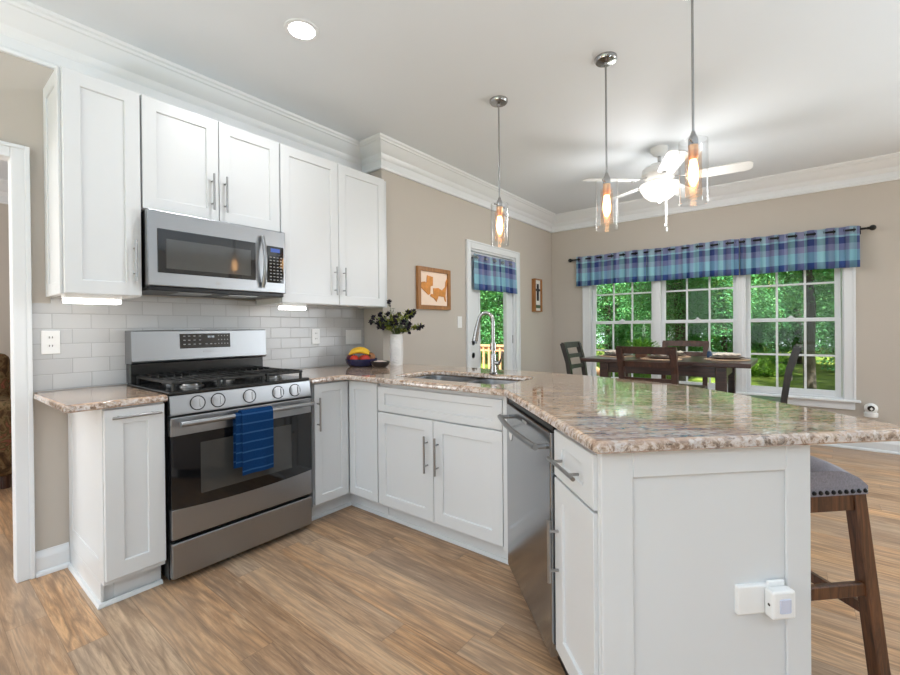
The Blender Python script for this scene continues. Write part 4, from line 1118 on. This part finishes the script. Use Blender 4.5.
def chair(label, loc, rz, ladder=False, mat=CHAIRW):
    # local: sitter faces +y, back at -y
    c = thing('dining_chair', label, 'chair', loc, rz, 'dining chairs')
    hw, d, zs, zt = .215, .20, .60, 1.045
    m = MB(); m.box(-hw + .005, hw - .005, -d + .01, d + .01, zs - .03, zs, .008, 2); m.build('seat', mat, c)
    m = MB(); m.box(-hw + .03, hw - .03, -d + .02, d - .02, zs - .085, zs - .03); m.build('seat_frame', mat, c)
    for s in (-1, 1):
        m = MB(); m.bar((s * (hw - .022), d - .02, 0), (s * (hw - .022), d - .02, zs - .03), .04, .04, (0, 1, 0), .004); m.build('leg', mat, c)
        m = MB()
        P = [(-d - .045, 0), (-d + .005, .45), (-d + .002, zs), (-d - .03, .84), (-d - .085, zt - .012)]
        w0 = (.036, .04, .042, .044, .048)
        R = [m.ring([(s * (hw - .022) + q * .5 * w0[i] * 1.0, y + e * .5 * w0[i], z) for q, e in ((-1, -1), (1, -1), (1, 1), (-1, 1))]) for i, (y, z) in enumerate(P)]
        m.skin(R, True, True, True); m.build('back_post', mat, c)
    def rail(z0, z1, w):
        mb = MB(); q0, q1 = [], []
        def yy(z): return -d - .03 - (z - .84) * .27 if z > .84 else -d + .002 - (z - zs) * .152
        n = 10; R = []
        for i in range(n + 1):
            x = -w + 2 * w * i / n; bow = -.018 * (1 - (x / w) ** 2)
            R.append(mb.ring([(x, yy(z0) + bow - .011, z0), (x, yy(z0) + bow + .011, z0), (x, yy(z1) + bow + .011, z1), (x, yy(z1) + bow - .011, z1)]))
        mb.skin(R, True, True, True); return mb
    rail(zt - .058, zt, hw).build('top_rail', mat, c)
    if ladder:
        rail(.885, .925, hw - .04).build('back_rail', mat, c); rail(.775, .815, hw - .04).build('back_rail', mat, c)
    else: rail(.885, .93, hw - .04).build('back_rail', mat, c); rail(.77, .80, hw - .04).build('back_rail', mat, c)
    for s in (-1, 1):
        m = MB(); m.box(s * (hw - .022) - .01, s * (hw - .022) + .01, -d + .02, d - .04, .20, .235); m.build('stretcher', mat, c)
    m = MB(); m.box(-hw + .04, hw - .04, d - .035, d - .01, .27, .31); m.build('stretcher', mat, c)
    return c
chair('dark brown chair on the kitchen side of the table, its back towards the counter', (3.835, .905, 0), -PI / 2)
chair('dark chair across the table against the middle window', (4.865, .915, 0), PI / 2)
chair('grey-brown ladder-back chair at the table end by the patio door wall', (4.36, 1.56, 0), PI, True, CHAIRG)
chair('dark chair seen edge-on at the right end of the table', (4.36, .275, 0), 0, False, CHAIRG)
PLM = plain('woven_tan_placemat', (.52, .36, .24), .85, vary=.25, scale=120, bump=.4); PLT = plain('stoneware_plate', (.10, .05, .035), .35, vary=.3)
def setting(x, y, rz, lab):
    o = setp(MB().lathe([(.165, 0), (.168, .004), (.16, .007), (.001, .007)], n=32).build('placemat', PLM, None, (x, y, TZ + .0005), smooth=40), 'round tan placemat ' + lab, 'placemat', 'placemats on the table')
    p = setp(MB().lathe([(.075, 0), (.10, .006), (.128, .016), (.125, .018), (.095, .010), (.001, .009)], n=32).build('plate', PLT, None, (x, y, TZ + .0085), smooth=40), 'dark plate ' + lab, 'plate', 'plates on the table')
    mb = MB(); n = 12; R = []
    for i in range(n + 1):
        s = -1 + 2 * i / n; R.append(mb.ring([(s * .10, (.045 + .02 * s) * math.cos(q), .022 + .018 * (1 - .5 * s * s) * math.sin(q) + .004 * math.sin(i * 2.1)) for q in [2 * PI * k / 10 for k in range(10)]]))
    mb.skin(R, True, True, True)
    setp(mb.build('napkin', LINEN, None, (x, y, TZ + .0215), (0, 0, rz), smooth=60), 'folded cream napkin ' + lab, 'napkin', 'napkins on the table')
setting(4.16, .93, .4, 'on the kitchen side of the table')
setting(4.555, .93, 2.0, 'on the window side of the table')
setting(4.36, 1.37, 1.2, 'at the table end by the patio door wall')
setting(4.36, .46, 1.6, 'at the right end of the table')
pp = thing('potted_plant', 'bushy green plant in a small brown pot at the table centre', 'plant', (4.37, 1.15, TZ + .0005))
m = MB(); m.lathe([(.050, 0), (.062, .05), (.066, .075), (.060, .075), (.055, .06), (.001, .06)], n=24); m.build('pot', plain('terracotta_brown_pot', (.20, .09, .05), .6, vary=.15), pp, smooth=40)
m = MB(); rnd = random.Random(9)
for k in range(420):
    a = rnd.uniform(0, 2 * PI); e = rnd.uniform(-.25, 1.2); r_ = rnd.uniform(.02, .15)
    p = Vector((math.cos(a) * math.cos(e) * r_, math.sin(a) * math.cos(e) * r_, .075 + math.sin(e) * r_ * .62))
    leafquad(m.bm, p, (p.x + rnd.uniform(-.05, .05), p.y + rnd.uniform(-.05, .05), .06 + rnd.uniform(-.05, .05)), (0, 0, 1), rnd.uniform(.03, .055), rnd.uniform(.014, .026))
m.build('foliage', HOUSEP, pp, fix=False)
t = thing('salt_shaker', 'small dark blue shaker near the right end of the table', 'shaker', (4.60, .62, TZ + .0005))
m = MB(); m.lathe([(.022, 0), (.024, .02), (.016, .055), (.015, .058)], n=16); m.build('body', plain('blue_ceramic', (.02, .05, .12), .25), t, smooth=50)
m = MB(); m.lathe([(.015, .058), (.013, .068), (.001, .07)], n=16); m.build('cap', NICKEL, t, smooth=50)

# ---------------------------------------------------------------- room beyond the doorway
sf = thing('sofa', 'brown floral sofa in the room beyond the left doorway', 'sofa', (-.30, 5.15, 0))
m = MB(); m.box(-.9, .9, -.42, .42, .10, .42, .03, 2); m.build('base', SOFA, sf, smooth=40)
m = MB(); m.box(-.9, .9, .18, .45, .42, 1.02, .06, 3); m.build('backrest', SOFA, sf, smooth=40)
for s in (-1, 1):
    m = MB(); m.box(s * .80 - .10, s * .80 + .10, -.44, .40, .10, .66, .06, 3); m.build('armrest', SOFA, sf, smooth=40)
    m = MB(); m.box(s * .35 - .345, s * .35 + .345, -.45, .20, .42, .58, .05, 3); m.build('seat_cushion', SOFA, sf, smooth=40)
for a in (-.8, .8):
    for b in (-.36, .36):
        m = MB(); m.lathe([(.03, 0), (.035, .10)], (a, b, 0), 12); m.build('foot', CHAIRW, sf)

# ---------------------------------------------------------------- outside
GR = -1.1
gm = NT('leaf_litter_lawn'); v = gm.co()
gm.base(gm.ramp(gm.noise(v, 1.4, 6, .65), [(.3, srgb(52, 60, 28)), (.5, srgb(86, 104, 40)), (.7, srgb(120, 130, 60))])).set(.95, spec=.1)
m = MB(); m.box(-40, 60, -40, 60, GR - .2, GR); o = m.build('ground', gm.m); setp(o, kind='structure')
# deck behind the patio door
dk = thing('wooden_deck', 'cedar deck with railing outside the patio door', 'deck', (5.0, 4.0, 0))
m = MB()
for i in range(22): m.box(-2.25, 2.9, -1.15 + i * .125, -1.03 + i * .125, -.16, -.12)
m.box(-2.25, 2.9, -1.15, 1.6, -.30, -.16); m.build('deck_boards', DECK, dk)
m = MB(); m.box(-2.3, 2.95, 1.50, 1.64, .80, .84); m.box(-2.25, 2.9, 1.55, 1.59, .70, .79); m.box(-2.25, 2.9, 1.55, 1.59, -.05, .03)
m.box(2.82, 2.96, -1.12, 1.5, .80, .84); m.box(2.87, 2.91, -1.12, 1.5, .70, .79); m.box(2.87, 2.91, -1.12, 1.5, -.05, .03); m.build('rail', DECK, dk)
m = MB(); m.bar((2.89, -.7, .72), (2.89, -2.1, -.25), .04, .10, (1, 0, 0)); m.bar((2.89, -.7, .22), (2.89, -2.1, -.75), .04, .06, (1, 0, 0)); m.bar((2.89, -2.05, GR), (2.89, -2.05, -.1), .08, .08, (1, 0, 0)); m.build('stair_rail', DECK, dk)
for i in range(37):
    x = -2.2 + i * .138; m = MB(); m.box(x - .018, x + .018, 1.515, 1.55, -.10, .80); m.build('baluster', DECK, dk)
for i in range(19):
    y = -1.05 + i * .138; m = MB(); m.box(2.835, 2.87, y - .018, y + .018, -.10, .80); m.build('baluster', DECK, dk)
for x, y in ((-2.2, 1.57), (.3, 1.57), (2.87, 1.57), (2.87, -1.08)):
    m = MB(); m.box(x - .045, x + .045, y - .045, y + .045, GR + 0, .92, .004); m.build('post', DECK, dk)
def crown_mesh(seed, rx, rz, n, L):
    r = random.Random(seed); bm = bmesh.new(); cl = []
    for k in range(60):
        while True:
            p = Vector((r.uniform(-1, 1), r.uniform(-1, 1), r.uniform(-1, 1)))
            if .25 < p.length < 1: break
        cl.append(Vector((p.x * rx, p.y * rx, p.z * rz)))
    for k in range(n):
        c = r.choice(cl); G = lambda: max(-.2, min(.2, r.gauss(0, .15)))
        q = Vector((G() * rx, G() * rx, G() * rz))
        d = Vector((r.uniform(-1, 1), r.uniform(-1, 1), r.uniform(-.9, .25)))
        leafquad(bm, c + q, d, (r.uniform(-.6, .6), r.uniform(-.6, .6), 1), r.uniform(.7, 1.3) * L, r.uniform(.45, .75) * L)
    me = bpy.data.meshes.new('crown'); bm.to_mesh(me); bm.free(); return me
CR = [crown_mesh(1, 2.1, 3.4, 60000, .085), crown_mesh(2, 2.2, 3.4, 60000, .082), crown_mesh(3, 2.0, 3.3, 54000, .08)]
SH = [crown_mesh(4, 1.1, .62, 14000, .06), crown_mesh(5, 1.3, .58, 14000, .06)]
CR += [crown_mesh(7, 2.2, 3.4, 22000, .15), crown_mesh(8, 2.1, 3.3, 22000, .14)]
for me in CR: me.materials.append(LEAF)
for me in SH: me.materials.append(LEAFY)
def trunk_mesh(seed, r0):
    r = random.Random(seed); mb = MB(); P = [(0, 0, -.05)]; x = y = 0
    for i in range(1, 9): x += r.uniform(-.06, .06); y += r.uniform(-.06, .06); P.append((x, y, i * .9))
    mb.tube(P, [r0 * (1.15 - .09 * i) for i in range(9)], 10)
    for k in range(5):
        z = 3.2 + k * .7; a = r.uniform(0, 6.28); mb.tube([(x * z / 7.2, y * z / 7.2, z), (math.cos(a) * .6, math.sin(a) * .6, z + .5), (math.cos(a) * 1.3, math.sin(a) * 1.3, z + .9)], [r0 * .4, r0 * .3, r0 * .12], 6)
    me = bpy.data.meshes.new('trunk'); bmesh.ops.recalc_face_normals(mb.bm, faces=mb.bm.faces); mb.bm.to_mesh(me); mb.bm.free(); me.materials.append(BARK); me.shade_smooth(); return me
TRK = [trunk_mesh(1, .14), trunk_mesh(2, .19), trunk_mesh(3, .10)]
rt = random.Random(12)
def tree(x, y, k, zc, sc=1, trunk=True, label='leafy green tree in the woods beyond the windows'):
    t = thing('tree', label, 'tree', (x, y, GR), rt.uniform(0, 6.28), 'trees in the woods'); t.scale = (sc,) * 3
    a = bpy.data.objects.new('trunk', TRK[k % 3]); COL.objects.link(a); a.parent = t
    c = bpy.data.objects.new('crown', CR[k]); COL.objects.link(c); c.parent = t; c.location = (0, 0, zc)
spots = []
for R0, n0, zc, o in ((9.9, 3, 5.4, .33), (15.9, 5, 5.2, .6), (21.7, 7, 4.6, .25), (27.5, 9, 3.8, .6), (33.3, 9, 3.2, .1), (40.5, 10, 3.0, .6), (48.3, 11, 3.0, .1), (57, 12, 3.0, .55)):
    for i in range(n0):
        an = math.radians(-26 + (112 / n0) * (i + o) + rt.uniform(-.6, .6)); rr = R0 + rt.uniform(-.15, .15)
        x, y = rr * math.cos(an), rr * math.sin(an)
        if y > 2 and x < 11 and y < 8.3: continue
        spots.append((x, y, rt.randrange(3) if R0 < 18 else 3 + rt.randrange(2), zc + rt.uniform(-.3, .3), 1 if R0 < 30 else 1.2 + (R0 - 33) * .012))
spots.append((11.2, -.25, 2, 6.6, 1))
for s in spots: tree(*s)
for k in range(16):
    an = math.radians(-25 + k * 7); rr = (18.8, 24.6, 30.4)[k % 3] + rt.uniform(-.4, .4)
    x, y = rr * math.cos(an), rr * math.sin(an)
    if any(math.hypot(x - q[0], y - q[1]) < 3.3 for q in spots): continue
    t = thing('shrub', 'lime green shrub in the undergrowth beyond the windows', 'shrub', (x, y, GR), rt.uniform(0, 6), 'undergrowth shrubs'); sc = rt.uniform(.9, 1.2); t.scale = (sc,) * 3
    c = bpy.data.objects.new('foliage', SH[k % 2]); COL.objects.link(c); c.parent = t; c.location = (0, 0, .55)
    b = bpy.data.objects.new('stem', TRK[2]); COL.objects.link(b); b.parent = t; b.scale = (.25, .25, .09)
